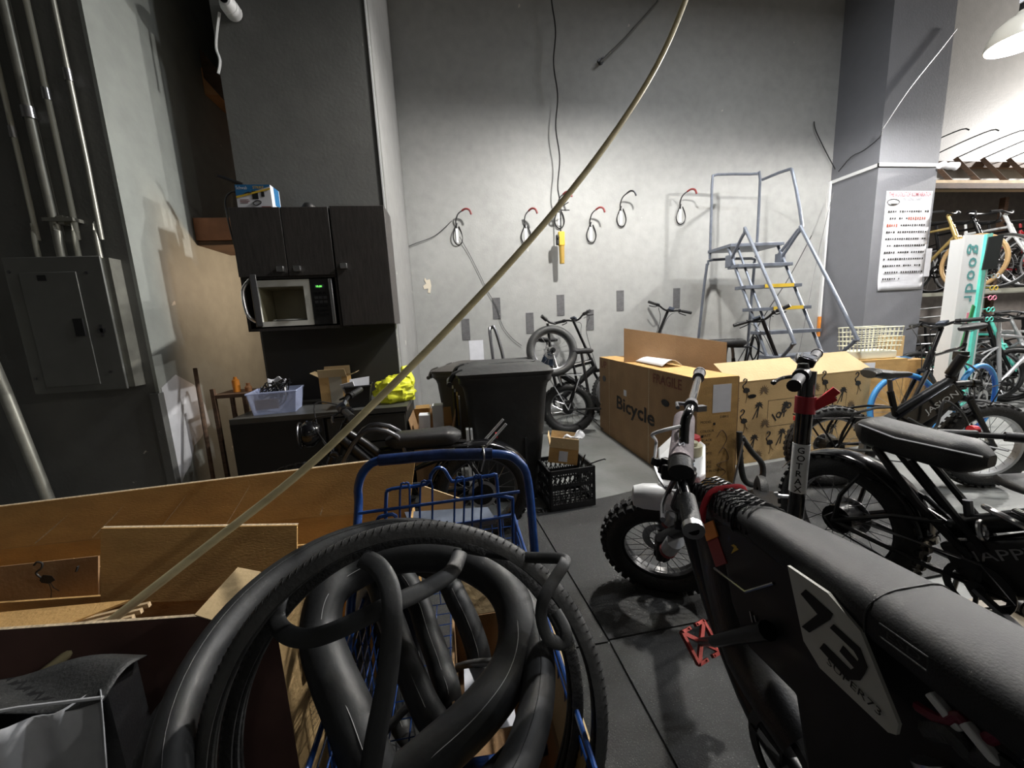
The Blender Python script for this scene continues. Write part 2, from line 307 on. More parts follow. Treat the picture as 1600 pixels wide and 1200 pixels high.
# ---------------------------------------------------------------- hooks, pads and cords on the back wall
hk=[(713,345,'first wall hook from the cabinets, with cables slung over it',.02),(821,347,'wall hook with red tip right of the paint scrape',0),(873,322,'wall hook behind the hanging yellow pendant control',0),(923,345,'fourth wall hook, right of the yellow pendant control',0),(971,323,'plain grey wall hook without red tip',0),(1064,323,'rightmost wall hook, nearest the steel ladder',0)]
def hook(p,label,redtip=True,turn=0):
    T=Thing('bike_hook',label,'hook',p,(0,0,turn),group='bicycle hooks on the back wall')
    T.part('wall_plate',MB().b2((-.018,-.006,-.22),(.018,0,-.03)),wplast)
    T.part('wire_loop',MB().tube([(0,-.02,0),(-.05,-.02,-.10),(-.062,-.02,-.17),(-.04,-.02,-.23),(0,-.02,-.25),(.04,-.02,-.23),(.062,-.02,-.17),(.05,-.02,-.10),(.02,-.02,-.03)],.007,6,sm=4),blk)
    T.part('arm',MB().tube([(0,-.01,-.05),(-.02,-.03,.02),(-.01,-.08,.09),(.02,-.14,.12)],.008,6,sm=4),dsteel)
    T.part('tip',MB().tube([(.02,-.14,.12),(.05,-.18,.135),(.09,-.20,.12),(.11,-.205,.07)],.012,8,sm=3),redv if redtip else dsteel,label='red vinyl tip' if redtip else None)
    return T
hps=[(0.129,5.000,2.509),(0.991,5.000,2.498),(1.428,5.000,2.686),(1.847,5.000,2.504),(2.257,5.000,2.696),(3.090,5.000,2.715)]
for i,p in enumerate(hps): hook(p,hk[i][2],i!=4,[.4,0,0,0,0,-.1][i])
pads=[(0.159,5.000,1.224),(0.569,5.000,1.472),(0.997,5.000,1.264),(1.418,5.000,1.477),(1.819,5.000,1.266),(2.245,5.000,1.502),(3.062,5.000,1.503)]
pl=['grey wheel pad lowest and furthest left on the back wall','grey wheel pad with a cord passing behind it','two-tone grey wheel pad above the raised fat tyre','grey wheel pad left of the folding bike handlebar','grey wheel pad just above the folding bike handlebar','grey wheel pad directly below the plain grey hook','rightmost grey wheel pad, next to the ladder']
for p,l in zip(pads,pl):
    single('wheel_pad',l,'wall pad',MB().b2((p[0]-.05,BW-.006,p[2]-.135),(p[0]+.05,BW,p[2]+.135)),tapem,p,'rubber wheel pads under the hooks')
def cord(pts,r,label,m=None,sm=5,name='cord'):
    return single(name,label,'cord',MB().tube(pts,r,5,sm=sm),m or blkp,pts[0])
cord([(-0.666,4.980,2.658),(-0.609,4.970,2.547),(-0.674,4.980,2.353),(-0.566,4.980,2.233),(-0.371,4.970,2.287),(-0.136,4.970,2.372),(0.076,4.930,2.529)],.004,'thin dark cord sagging from the cabinet side to the first hook')
cord([(0.156,4.970,2.352),(0.275,4.980,2.125),(0.380,4.980,1.890),(0.465,4.980,1.691),(0.568,4.980,1.487),(0.630,4.980,1.257),(0.747,4.980,1.086),(0.870,4.980,0.979)],.0035,'thin dark cord hanging diagonally down the wall from the first hook')
# pendant control on its wavy cord
yp=4.80
T=Thing('pendant_control','yellow pendant control hanging on a wavy black cord from the ceiling','hoist control',(1.393,4.800,1.999))
pts=[]
zt=6.58; p0=V((1.387,4.800,2.356))
n=44
for i in range(n+1):
    z=p0.z+(zt-p0.z)*i/n; pts.append((p0.x-.03*i/n+.018*math.sin(i*.9)*(1 if i>4 else .2),yp,z))
T.part('cable',MB().tube(pts,.008,6,sm=2),blkp,world=True)
z=p0.z
T.part('handle',MB().b2((p0.x-.035,yp-.03,z-.17),(p0.x+.045,yp+.02,z)),yel,world=True,bevel=.012)
T.part('grip',MB().cyl((p0.x+.008,yp,z-.38),(0,0,1),.030,.21,14,.034),mat('ochre_plastic',(.42,.27,.05),.5),world=True)
T.part('switch_guard',MB().b2((p0.x-.065,yp-.04,z-.16),(p0.x-.03,yp+.01,z-.04)),blkp,world=True,bevel=.01)
T.part('button',MB().cyl((p0.x-.045,yp-.04,z-.08),(0,-1,0),.014,.012,12),blk,world=True)
T.part('cable_tie',MB().tube([(p0.x-.02,yp,z+.27),(p0.x+.10,yp-.03,z+.33)],.006,5).tube([(p0.x-.02,yp,z+.25),(p0.x+.11,yp-.03,z+.24)],.006,5).ring((p0.x-.02,yp,z+.26),(0,1,0),.03,.012,12,6),blkp,world=True)
# hanging rod shadow source near the ceiling (sprinkler drop)
T=Thing('conduit','grey pipe drop with round escutcheon high on the back wall','conduit',(1.999,5.000,4.351))
T.part('escutcheon',MB().cyl((1.999,5.000,4.358),(0,-1,0),.035,.02,14).cyl((1.993,4.985,4.349),(0,-1,0),.012,.09,10),dsteel,world=True)
T.part('pipe',MB().tube([(1.959,4.900,4.297),(2.258,4.900,4.548),(2.669,4.900,4.952),(2.939,4.900,5.398)],.014,8),wall_d,world=True)
# security camera and cord above the partition
p=V((-1.348,3.200,3.505))
T=Thing('security_camera','white dome camera at the top edge of the grey partition','camera',p)
T.part('base',MB().cyl(p+V((0,.02,.0)),(0,1,0),.055,.07,18),wplast,world=True)
T.part('dome',MB().lathe([(.052,0),(.048,-.02),(.035,-.045),(.0001,-.055)],p+V((0,.02,0)),(0,1,0),18),wplast,world=True)
T.part('lens',MB().cyl(p+V((0,-.032,.0)),(0,-1,0),.026,.006,16),gls,world=True)
cord([(-1.423,3.250,3.475),(-1.458,3.250,3.357),(-1.477,3.250,3.259),(-1.465,3.250,3.181),(-1.490,3.250,3.100)],.009,'white cord hanging below the dome camera',wplast)
# ---------------------------------------------------------------- pendant lamps (the shades cut the light off above)
def pendant(p,label,group=None,visible=False):
    T=Thing('pendant_lamp',label,'lamp',(p[0],p[1],p[2]),group='pendant lamps over the workshop')
    T.part('shade',MB().lathe([(.215,0),(.222,.0),(.222,.012),(.212,.07),(.18,.14),(.12,.19),(.065,.215),(.058,.24),(.0001,.245),(.0001,.235),(.05,.232),(.057,.207),(.112,.182),(.172,.132),(.204,.066),(.215,0)],seg=36),shade_m)
    T.part('lens',MB().lathe([(.0001,.012),(.205,.012)],seg=36),bulbm) if 0 else None
    T.part('bulb',MB().lathe([(.0001,.055),(.05,.06),(.075,.09),(.07,.13),(.03,.17),(.0001,.175)],seg=20),bulbm) if visible else None
    T.part('socket',MB().cyl((0,0,.24),(0,0,1),.045,.08,16),blkp)
    T.part('bracket',MB().b2((-.06,-.02,.30),(.06,.02,.36)).bar((0,0,.36),(0,0,.60),.02),white if visible else blk)
    T.part('cable',MB().tube([(0,0,.5),(0,0,6.59-p[2])],.008,6),blk)
    return T
pl_=['white enamel pendant lamp glowing at the top right corner','pendant lamp just above the top edge over the cardboard boxes','pendant lamp beyond the right frame edge near the bike rack','pendant lamp behind the camera on the right','pendant lamp far right behind the camera','pendant lamp behind the camera on the left']
for i,(p,w) in enumerate(LAMPS):
    if i!=2: pendant(p,pl_[i],visible=(i==0))
T=Thing('globe_lamp','bare globe lamp on a short drop beyond the right frame edge','lamp',LAMPS[2][0])
T.part('globe_holder',MB().cyl(LAMPS[2][0],(0,0,1),.05,.10,16),blkp,world=True)
T.part('cable',MB().tube([LAMPS[2][0],(LAMPS[2][0][0],LAMPS[2][0][1],6.59)],.008,6),blk,world=True)
T=Thing('fill_fixture','white housing of the added fill light under the ceiling above the frame','lamp',(3.6,1.9,5.12))  # unseen housing added around the fill light
for x in (3.0,4.2): T.part('drop_rod',MB().cyl((x,1.9,5.2),(0,0,1),.006,1.4,6),blk,world=True)
T.part('housing',MB().b2((2.9,1.84,5.12),(4.3,1.96,5.20)),wplast,world=True)
# ---------------------------------------------------------------- wall cabinets
CY=3.0; cz1=2.145; 
def knob(T,par,x,z): T.part('handle',MB().b2((x-.022,CY-.045,z-.018),(x+.022,CY-.022,z+.018)),steel,parent=par,world=True,bevel=.002,label='square brushed steel knob')
T=Thing('wall_cabinet','short two-door dark wenge wall cabinet above the microwave','cabinet',(-1.10,CY,1.68))
T.part('carcass',MB().b2((-1.435,CY,1.675),(-.80,3.285,cz1)).b2((-1.435,CY,1.315),(-1.415,3.285,1.68)).b2((-.815,CY,1.315),(-.80,3.285,1.68)),cab,world=True)
T.part('shelf',MB().b2((-1.415,CY-.01,1.315),(-.815,3.285,1.335)),cab,world=True)
T.part('back_panel',MB().b2((-1.415,3.27,1.335),(-.815,3.285,1.675)),cab,world=True)
d=T.part('door',MB().b2((-1.433,CY-.022,1.69),(-1.113,CY-.002,cz1)),cab,world=True,bevel=.002); knob(T,d,-1.155,1.735)
d=T.part('door',MB().b2((-1.108,CY-.022,1.69),(-.802,CY-.002,cz1)),cab,world=True,bevel=.002); knob(T,d,-1.045,1.735)
T=Thing('wall_cabinet','tall single-door dark wenge wall cabinet right of the microwave','cabinet',(-.6,CY,1.32))
T.part('carcass',MB().b2((-.795,CY,1.325),(-.425,3.285,cz1+.01)),cab,world=True)
d=T.part('door',MB().b2((-.79,CY-.022,1.328),(-.425,CY-.002,cz1+.005)),cab,world=True,bevel=.002); knob(T,d,-.735,1.745)
single('lidded_bowl','small dark rounded object on top of the short cabinet','bowl',MB().lathe([(.05,0),(.048,.03),(.03,.055),(.0001,.06)],(-.96,3.1,cz1),seg=16),blkp,(-.96,3.1,cz1))
# microwave with its door swung open
T=Thing('microwave','white open microwave with black control panel set under the short cabinet','microwave',(-1.13,CY+.1,1.335))
mx0,mx1,mz0,mz1=-1.375,-.825,1.345,1.665; my=CY-.01
hx=-.985
bd=MB()
bd.b2((mx0,my,mz0),(mx0+.045,3.26,mz1)).b2((hx-.045,my,mz0),(hx,3.26,mz1)).b2((mx0+.045,my,mz1-.045),(hx-.045,3.26,mz1)).b2((mx0+.045,my,mz0),(hx-.045,3.26,mz0+.035)).b2((mx0+.045,3.22,mz0+.035),(hx-.045,3.26,mz1-.045))
T.part('body',bd,white if 0 else mat('microwave_white',(.82,.82,.75),.4),world=True)
cv=MB().b2((mx0+.046,3.212,mz0+.036),(hx-.046,3.219,mz1-.046)).b2((mx0+.046,my+.02,mz0+.036),(mx0+.050,3.212,mz1-.046)).b2((hx-.050,my+.02,mz0+.036),(hx-.046,3.212,mz1-.046)).b2((mx0+.046,my+.02,mz1-.05),(hx-.046,3.212,mz1-.046))
T.part('cavity',cv,mat('oven_enamel',(.30,.27,.17),.4,0,.3,5),world=True)
T.part('turntable',MB().cyl(((mx0+hx)/2,3.10,mz0+.04),(0,0,1),.12,.008,28),mat('glass_plate',(.35,.36,.34),.1),world=True)
cp=T.part('control_panel',MB().b2((hx,my-.002,mz0),(mx1-.03,3.26,mz1)),blkp,world=True)
T.part('display',MB().b2((hx+.03,my-.005,mz1-.065),(hx+.095,my-.002,mz1-.04)),disp,parent=cp,world=True)
T.part('digits',MB().text('10:00',(hx+.038,my-.0055,mz1-.060),(1,0,0),(0,0,1),.02,-.0005),greenled,parent=cp,world=True,smooth=False)
for r in range(6):
    for c_ in range(3): T.part('button',MB().b2((hx+.022+c_*.03,my-.005,mz0+.06+r*.03),(hx+.046+c_*.03,my-.002,mz0+.078+r*.03)),dsteel if r in(3,4) else blk,parent=cp,world=True)
T.part('trim_strip',MB().b2((mx1-.032,my-.012,mz0),(mx1-.008,my+.01,mz1)),steel,world=True,bevel=.004)
dm=Matrix.Translation(V((mx0,my,0)))@Matrix.Rotation(math.radians(-65),4,'Z')
dr=T.part('door',MB(dm).b2((0,-.0,mz0),(.36,.035,mz1)),blkp,world=True,bevel=.003)
T.part('handle',MB(dm).tube([(.33,-.0,mz0+.03),(.335,-.04,mz0+.08),(.335,-.045,mz1-.1),(.33,0,mz1-.03)],.010,8,sm=4),steel,parent=dr,world=True)
for z in (mz0+.07,mz1-.09): T.part('hook_latch',MB().tube([(mx0+.003,my,z),(mx0+.03,my-.02,z),(mx0+.045,my-.012,z-.015)],.004,6),blk,world=True)
# box on top of the cabinets
bx0,bx1,bz=(-1.383,3.000,2.158)[0],(-1.100,3.000,2.156)[0],cz1
bx0,bx1=-1.385,-1.165; by=CY+.01; bh=.152
T=Thing('product_box','white, blue and yellow product box standing on the left cabinet','box',(bx0,by,bz))
T.part('carton',MB().b2((bx0,by,bz),(bx1,by+.14,bz+bh)),white,world=True)
T.part('header_print',MB().prism([(0,0),(.22,.065),(.22,.075),(0,.075)],.001,(bx0,by-.0005,bz+bh-.075),(1,0,0),(0,0,1)) ,boxblue,world=True)
T.part('stripe_print',MB().prism([(0,0),(.22,.055),(.22,.066),(0,.013)],.001,(bx0,by-.0015,bz+bh-.086),(1,0,0),(0,0,1)),yel,world=True)
T.part('lettering',MB().text('Schwab',(bx0+.005,by-.003,bz+bh-.030),(1,0,0),(0,0,1),.030,-.0005,fit=.07),white,world=True,smooth=False)
T.part('name_print',MB().text('STRIKE',(bx0+.11,by-.003,bz+bh-.026),(1,0,0),(0,0,1),.024,-.0005,.01,fit=.07),yel,world=True,smooth=False)
T.part('charger_picture',MB().b2((bx0+.100,by-.0015,bz+.06),(bx0+.138,by,bz+.112)).b2((bx0+.158,by-.0015,bz+.075),(bx0+.178,by,bz+.107)).tube([(bx0+.10,by-.002,bz+.10),(bx0+.08,by-.002,bz+.105),(bx0+.055,by-.002,bz+.095)],.003,5),blkp,world=True)
T.part('cable_picture',MB().tube([(bx0+.10,by-.002,bz+.035),(bx0+.125,by-.002,bz+.05),(bx0+.15,by-.002,bz+.045),(bx0+.145,by-.002,bz+.03),(bx0+.115,by-.002,bz+.02)],.003,5,closed=True,sm=4),blkp,world=True)
T.part('side_print',MB().b2((bx1,by+.05,bz+.03),(bx1+.001,by+.13,bz+bh)),boxblue,world=True)
T.part('fine_print',MB().b2((bx0+.02,by-.0012,bz+.055),(bx0+.075,by,bz+.058)).b2((bx0+.02,by-.0012,bz+.045),(bx0+.08,by,bz+.048)).b2((bx0+.02,by-.0012,bz+.035),(bx0+.07,by,bz+.038)).b2((bx0+.15,by-.0012,bz+.008),(bx0+.21,by,bz+.013)),redv,world=True)
T=Thing('desk_lamp','black clip lamp arm with a curled cord behind the product box','lamp',(-1.40,3.22,2.15))
T.part('arm',MB().tube([(-1.42,3.2,cz1),(-1.42,3.2,2.33),(-1.42,3.2,2.36)],.012,8).tube([(-1.42,3.2,2.36),(-1.55,3.15,2.40)],.014,8).cyl((-1.42,3.2,2.27),(0,0,1),.03,.05,12),blk,world=True)
T.part('cord',MB().tube([(-1.44,3.2,2.30),(-1.50,3.2,2.31),(-1.55,3.2,2.25),(-1.55,3.2,2.1),(-1.53,3.2,1.9)],.006,6,sm=4),blk,world=True)
# ---------------------------------------------------------------- base desk and the things on it
DZ=.75; DY=2.72
T=Thing('base_cabinet','low black base cabinet with drawers under the wall cabinets','cabinet',(-.95,3.0,0))
T.part('worktop',MB().b2((-1.50,DY-.01,DZ-.035),(-.36,3.284,DZ)),mat('worktop_dusty',(.07,.07,.065),.4,0,.5,3),world=True)
T.part('carcass',MB().b2((-1.48,DY+.02,0),(-.375,3.284,DZ-.035)),cabk,world=True)
T.part('side_panel',MB().b2((-1.50,DY-.012,0),(-.92,DY+.015,DZ-.036)),cabk,world=True)
for z0,z1,hx_ in ((.52,.705,-.52),(.30,.51,-.50),(.05,.29,-.50)):
    d=T.part('drawer',MB().b2((-.90,DY-.004,z0),(-.38,DY+.018,z1)),mat('drawer_black',(.028,.028,.026),.5),world=True,bevel=.002)
    T.part('handle',MB().b2((hx_-.02,DY-.02,(z0+z1)/2-.015),(hx_+.02,DY-.004,(z0+z1)/2+.02)) if z0>.5 else MB().cyl((hx_,DY-.004,(z0+z1)/2),(0,-1,0),.012,.012,12),steel,parent=d,world=True)
def tub(loc,w,d,h,m,fl=.85,name='storage_tub',label='',cat='tub',rot=0,th=.004):
    T=Thing(name,label,cat,loc,(0,0,rot))
    mb=MB(); a,b=w/2,d/2; c,e=a*fl,b*fl
    def q(z): 
        t=z/h; return c+(a-c)*t,e+(b-e)*t
    for s,(i,j) in enumerate((((-1,-1),(1,-1)),((1,-1),(1,1)),((1,1),(-1,1)),((-1,1),(-1,-1)))):
        X0,Y0=q(0);X1,Y1=q(h)
        mb.panel((i[0]*X0,i[1]*Y0,0),(j[0]*X0,j[1]*Y0,0),(j[0]*X1,j[1]*Y1,h),(i[0]*X1,i[1]*Y1,h),-th)
    mb.box((0,0,th/2),(2*c,2*e,th))
    T.part('shell',mb,m,smooth=False)
    T.part('rim',MB().tube([(-a,-b,h),(a,-b,h),(a,b,h),(-a,b,h)],.008,6,closed=True),m)
    return T
T=tub((-1.27,2.90,DZ+.001),.30,.24,.15,clr,label='clear plastic tub overflowing with black cables on the desk',rot=.15)
T.part('label_card',MB().box((-.04,-.103,.07),(.14,.004,.07),(.09,0,0)),card)
random.seed(3)
kb=MB()
for i in range(11):
    a=random.uniform(0,6.3);P=[(random.uniform(-.10,.10),random.uniform(-.07,.07),random.uniform(.05,.2+.06*(k%2))) for k in range(5)]
    kb.tube(P,.004,5,sm=5)
single('cable_bundle','tangle of black cables spilling from the clear tub','cable',MB(Matrix.Translation((-1.27,2.90,DZ))).add(kb.v,kb.f),blk,(-1.27,2.90,DZ+.05),kind='stuff')
single('paper_sheet','crumpled white sheet sticking up out of the clear tub','paper',MB().grid(lambda u,v:(-1.34+.13*u,2.93+.03*v+.02*math.sin(5*u),DZ+.13+.1*v+.012*math.sin(9*u+3*v)),8,6),white,(-1.3,2.9,DZ+.14),solid=.001)
T=Thing('side_shelf','small dark brown wooden shelf at the far left end of the desk','shelf',(-1.56,3.05,0))
T.part('top',MB().b2((-1.72,2.95,.86),(-1.49,3.2,.885)),wood,world=True)
for x,y in ((-1.71,2.96),(-1.51,2.96),(-1.71,3.18),(-1.51,3.18)): T.part('leg',MB().b2((x-.012,y-.012,0),(x+.012,y+.012,.93 if x<-1.6 and y<3 else .86)),wood,world=True)
single('orange_bottle','small orange bottle standing on the brown side shelf','bottle',MB().lathe([(.0001,0),(.024,0),(.024,.085),(.012,.095),(.012,.11),(.0001,.11)],(-1.60,3.05,.887),seg=14),org,(-1.60,3.05,.887))
single('small_jar','tiny copper coloured jar at the right end of the side shelf','jar',MB().lathe([(.0001,0),(.02,0),(.024,.03),(.012,.045),(.014,.06),(.0001,.06)],(-1.52,3.05,.887),seg=12),mat('copper',(.5,.25,.12),.4,.5),(-1.52,3.05,.887))
T=Thing('broom','wooden pole leaning in the passage left of the desk','broom',(-1.55,2.90,0))
T.part('handle',MB().tube([(-1.63,2.66,0.02),(-1.82,3.0,1.08)],.013,8),wood,world=True)
T.part('head',MB().b2((-1.72,2.60,0),(-1.52,2.66,.06)),blkp,world=True)
# worn small carton on the desk, basket, yellow bag
def carton(name,label,loc,size,m=card,rot=0,flaps=True,fm=None,cat='box',open_top=True,group=None,flapang=(40,40,60,60),th=.006,loose=None):
    w,d,h=size; T=Thing(name,label,cat,loc,(0,0,rot),group)
    a,b=w/2,d/2
    T.part('front_panel',MB().b2((-a,-b,0),(a,-b+th,h)),m,smooth=False)
    T.part('back_panel',MB().b2((-a,b-th,0),(a,b,h)),m,smooth=False)
    T.part('side_panel',MB().b2((-a,-b+th,0),(-a+th,b-th,h)),m,smooth=False)
    T.part('side_panel',MB().b2((a-th,-b+th,0),(a,b-th,h)),m,smooth=False)
    T.part('bottom_panel',MB().b2((-a+th,-b+th,0),(a-th,b-th,th)),m,smooth=False)
    if not open_top: T.part('top_panel',MB().b2((-a,-b,h),(a,b,h+th)),fm or m,smooth=False); T.part('tape_strip',MB().b2((-a*.98,-.025,h+th),(a*.98,.025,h+th+.001)),clr)
    elif flaps:
        f=min(w,d)*.5
        for (o,u,nn),an in zip((((-a,-b),(a,-b),(0,-1)),((-a,b),(a,b),(0,1)),((-a,-b),(-a,b),(-1,0)),((a,-b),(a,b),(1,0))),flapang):
            if an is None: continue
            c,s=math.cos(math.radians(an)),math.sin(math.radians(an))
            e=.01
            p=V((*o,h));q=V((*u,h));D=V((nn[0]*c*f,nn[1]*c*f,s*f)); t=(q-p)*.03
            T.part('flap',MB().panel(p,q,q+D-t,p+D+t,.004),fm or m,smooth=False)
    return T
T=carton('small_carton','battered small carton standing open against the wall on the desk',(-.93,3.12,DZ+.001),(.20,.14,.20),card,.05,flapang=(60,70,30,20),fm=cardin)
T.part('tape_wrap',MB().b2((-.03,-.0715,0),(.06,-.0702,.2)),mat('packing_tape',(.40,.36,.28),.25))
T=tub((-.70,2.86,DZ+.001),.17,.16,.15,blkp,fl=.75,name='wire_basket',label='black plastic basket holding folded papers, between carton and yellow bag',cat='basket',rot=.1)
single('folded_papers','grey and white folded papers stuffed in the black basket','paper',MB().panel((-.77,2.86,DZ+.08),(-.64,2.89,DZ+.09),(-.63,2.90,DZ+.205),(-.76,2.87,DZ+.195),.01).panel((-.78,2.82,DZ+.09),(-.70,2.81,DZ+.08),(-.72,2.80,DZ+.19),(-.81,2.81,DZ+.17),.006),white,(-.70,2.86,DZ+.1),smooth=False)
def blob(c,r,amp,fr,seed,nu=40,nv=26,zc=None):
    mb=MB()
    def fn(u,v):
        th=u*2*PI; ph=v*PI; d=V((math.sin(ph)*math.cos(th),math.sin(ph)*math.sin(th),math.cos(ph)))
        k=1+amp*noise.fractal(d*fr+V((seed,0,0)),1,2,4)+amp*.8*abs(noise.noise(d*fr*2.2+V((0,seed,0))))
        p=V((c[0]+d.x*r[0]*k,c[1]+d.y*r[1]*k,c[2]+d.z*r[2]*k))
        if zc is not None and p.z<zc: p.z=zc+.0005
        return p
    mb.grid(fn,nu,nv); return mb
T=Thing('plastic_bag','crumpled translucent yellow plastic bag on the desk end','bag',(-.48,2.92,DZ+.001))
T.part('film',blob((-.47,2.95,DZ+.085),(.15,.12,.10),.28,1.7,3,zc=DZ+.002),bagm,world=True)
T.part('handle',MB().grid(lambda u,v:(-.40+.07*u+.015*math.sin(6*v),2.97+.03*math.sin(5*u+4*v),DZ+.10+.16*v),6,8),bagm,world=True,solid=.001)
# ---------------------------------------------------------------- between desk and bin
T=carton('parts_carton','open brown carton holding white foam blocks beside the base cabinet',(-.20,2.92,0),(.28,.36,.50),cardb,.0,flapang=(-50,65,80,78),fm=cardb)
for i,(x,y,h,r) in enumerate(((-.27,2.82,.66,.04),(-.165,2.84,.72,.02))):
    single('foam_block',['smaller white foam block in the open brown carton','taller white foam block in the open brown carton'][i],'packaging',MB(Matrix.Translation((x,y,.30))@Matrix.Rotation(r,4,'Y')).b2((-.038,-.04,0),(.04,.05,h-.30)),foam,(x,y,.3),smooth=False,bevel=.004)
T=carton('slim_carton','tall slim brown carton leaning between the foam carton and the bin',(-.30,3.16,0),(.12,.10,.60),card,0,flapang=(70,60,None,80))
T=Thing('poster_tubes','bundle of flat boards with yellow edge standing left of the black bin','boards',(0,3.1,0))
for i,(m_,x) in enumerate(((mat('olive_card',(.20,.19,.08),.7),-.045),(blkp,-.03),(yel,-.015),(white,.0))): T.part('board',MB().b2((x,3.02,0 if i!=2 else .5),(x+.012,3.18,.80-.03*i)),m_,world=True,smooth=False)
T=Thing('white_frame','pair of white flat slats standing beside the bin under the bike tail','slats',(.03,2.5,0))
T.part('slat',MB().b2((.035,2.50,0),(.055,2.56,.60)),wplast,world=True); T.part('slat',MB().b2((.065,2.52,0),(.08,2.58,.59)),wplast,world=True)
# ---------------------------------------------------------------- bins
def wheelie(loc,rot,label,s=1,m=binm,group=None):
    T=Thing('wheelie_bin',label,'bin',loc,(0,0,rot),group)
    # local: front faces -y, handle side -x
    prof=[(0,.22,.24),(.12,.225,.245),(.50,.27,.27),(.86,.30,.30),(.90,.31,.31),(.93,.335,.33),(.97,.335,.33)]
    vs=[];fs=[];n=4;R=.06
    def loop(z,a,b):
        L=[]
        for sx,sy,a0 in ((1,1,0),(-1,1,90),(-1,-1,180),(1,-1,270)):
            for k in range(5):
                t=math.radians(a0+k*22.5); L.append(((sx*(a-R)+R*math.cos(t))*s,(sy*(b-R)+R*math.sin(t))*s,z*s))
        return L
    loops=[loop(*q) for q in prof]+[loop(z,a-.012,b-.012) for z,a,b in reversed(prof)]
    k=len(loops[0])
    for L in loops: vs+=L
    for i in range(len(loops)-1):
        for j in range(k): fs.append((i*k+j,i*k+(j+1)%k,(i+1)*k+(j+1)%k,(i+1)*k+j))
    fs.append(tuple(range(k))[::-1])
    T.part('body',MB().add(vs,fs),m)
    lid=MB(); L1=[loop(.972,.345,.34),loop(.995,.35,.345),loop(1.005,.33,.32),loop(1.035,.24,.25),loop(1.045,.20,.2)]
    vs=[];fs=[]
    for L in L1: vs+=L
    for i in range(len(L1)-1):
        for j in range(k): fs.append((i*k+j,i*k+(j+1)%k,(i+1)*k+(j+1)%k,(i+1)*k+j))
    fs.append(tuple((len(L1)-1)*k+j for j in range(k))); fs.append(tuple(range(k))[::-1])
    ld=T.part('lid',lid.add(vs,fs),m)
    T.part('lid_ridge',MB().tube([(-.28*s,-.20*s,1.012*s),(-.1*s,-.16*s,1.04*s),(.20*s,-.13*s,1.046*s),(.24*s,-.02*s,1.046*s),(.20*s,.12*s,1.046*s),(-.28*s,.18*s,1.02*s)],.008,6,sm=4),m,parent=ld)
    for y in (-.2,.2): T.part('hinge_arm',MB().tube([(-.30*s,y*s,1.01*s),(-.37*s,y*s,.985*s),(-.40*s,y*s,.93*s)],.016,8,sm=3),m)
    T.part('handle',MB().tube([(-.40*s,-.24*s,.92*s),(-.42*s,0,.92*s),(-.40*s,.24*s,.92*s)],.018,8),m)
    T.part('rib',MB().b2((-.10*s,-.287*s,.03*s),(-.085*s,-.235*s,.52*s)).b2((.12*s,-.287*s,.03*s),(.135*s,-.235*s,.50*s)),m)
    for y in (-.25,.25): T.part('wheel',MB().cyl((-.22*s,y*s-.02,.10*s),(0,1,0),.10*s,.04,20),rub)
    return T
wheelie((.345,2.86,0),-.06,'large black wheelie bin with closed lid in front of the hooks',.965)
wheelie((.155,3.62,0),-.35,'smaller grey wheelie bin partly hidden behind the large one',.90,mat('bin_brown_grey',(.06,.055,.05),.5))
T=Thing('hand_truck','grey tubular hand truck handle standing behind the large bin','hand truck',(.42,3.95,0))
T.part('frame',MB().tube([(.56,4.0,.02),(.52,4.05,.8),(.44,4.1,1.22),(.40,4.12,1.24),(.38,4.1,1.20),(.40,4.02,.8),(.44,4.0,.02)],.018,8,sm=3),dsteel,world=True)
T.part('toe_plate',MB().b2((.38,3.85,0),(.62,4.05,.02)),dsteel,world=True)
for x in (.36,.62): T.part('wheel',MB().cyl((x,4.08,.1),(1,0,0),.10,.03,18),rub,world=True)
single('paper_sheet','blank white sheet taped to the wall behind the bin','paper',MB().b2(((0.186,5.000,0.751)[0],BW-.004,.82),((0.369,5.000,0.739)[0],BW-.001,1.08)),white,(0.278,5.000,0.762),smooth=False)
# ---------------------------------------------------------------- milk crate with a small carton on it
T=Thing('milk_crate','black plastic milk crate on the floor beside the large bin','crate',(.715,2.53,.0125),(0,0,.08))
w,d,h=.165,.15,.285
for nm,ax,sg in (('front_side','x',-1),('back_side','x',1),('left_side','y',-1),('right_side','y',1)):
    mb=MB(); L=w if ax=='x' else d; off=(d if ax=='x' else w)*sg
    def P(u,z,t=0): return (u,off-sg*t,z) if ax=='x' else (off-sg*t,u,z)
    def bb(u0,u1,z0,z1,t=.008):
        lo=[min(a,b) for a,b in zip(P(u0,z0),P(u1,z1,t))]; hi=[max(a,b) for a,b in zip(P(u0,z0),P(u1,z1,t))]; mb.b2(lo,hi)
    bb(-L,L,0,.045,.012); bb(-L,L,.255,.285,.012); bb(-L,L,.16,.185); bb(-L,-L+.02,.045,.255,.012); bb(L-.02,L,.045,.255,.012); bb(-L,L,.105,.115)
    for k in range(1,9): u=-L+k*2*L/9; bb(u-.003,u+.003,.045,.255)
    for k in range(8):
        u=-L+.02+k*(2*L-.04)/8; mb.bar(P(u,.185,.004),P(u+(2*L-.04)/8,.255,.004),.005); mb.bar(P(u+(2*L-.04)/8,.185,.004),P(u,.255,.004),.005); mb.bar(P(u,.045,.004),P(u+(2*L-.04)/8,.105,.004),.005)
    T.part(nm,mb,blkp,smooth=False)
mb=MB(); 
for k in range(7): mb.b2((-w,-d+.04*k+.01,0),(w,-d+.04*k+.02,.008)).b2((-w+.045*k+.01,-d,0),(-w+.045*k+.02,d,.008))
T.part('bottom_grid',mb,blkp,smooth=False)
T=carton('parts_carton','small torn carton with a white label tilted on the milk crate',(.70,2.53,.312),(.20,.15,.11),card,-.25,flapang=(88,80,75,None),fm=cardin)
T.o.rotation_euler=(0,.12,-.28)
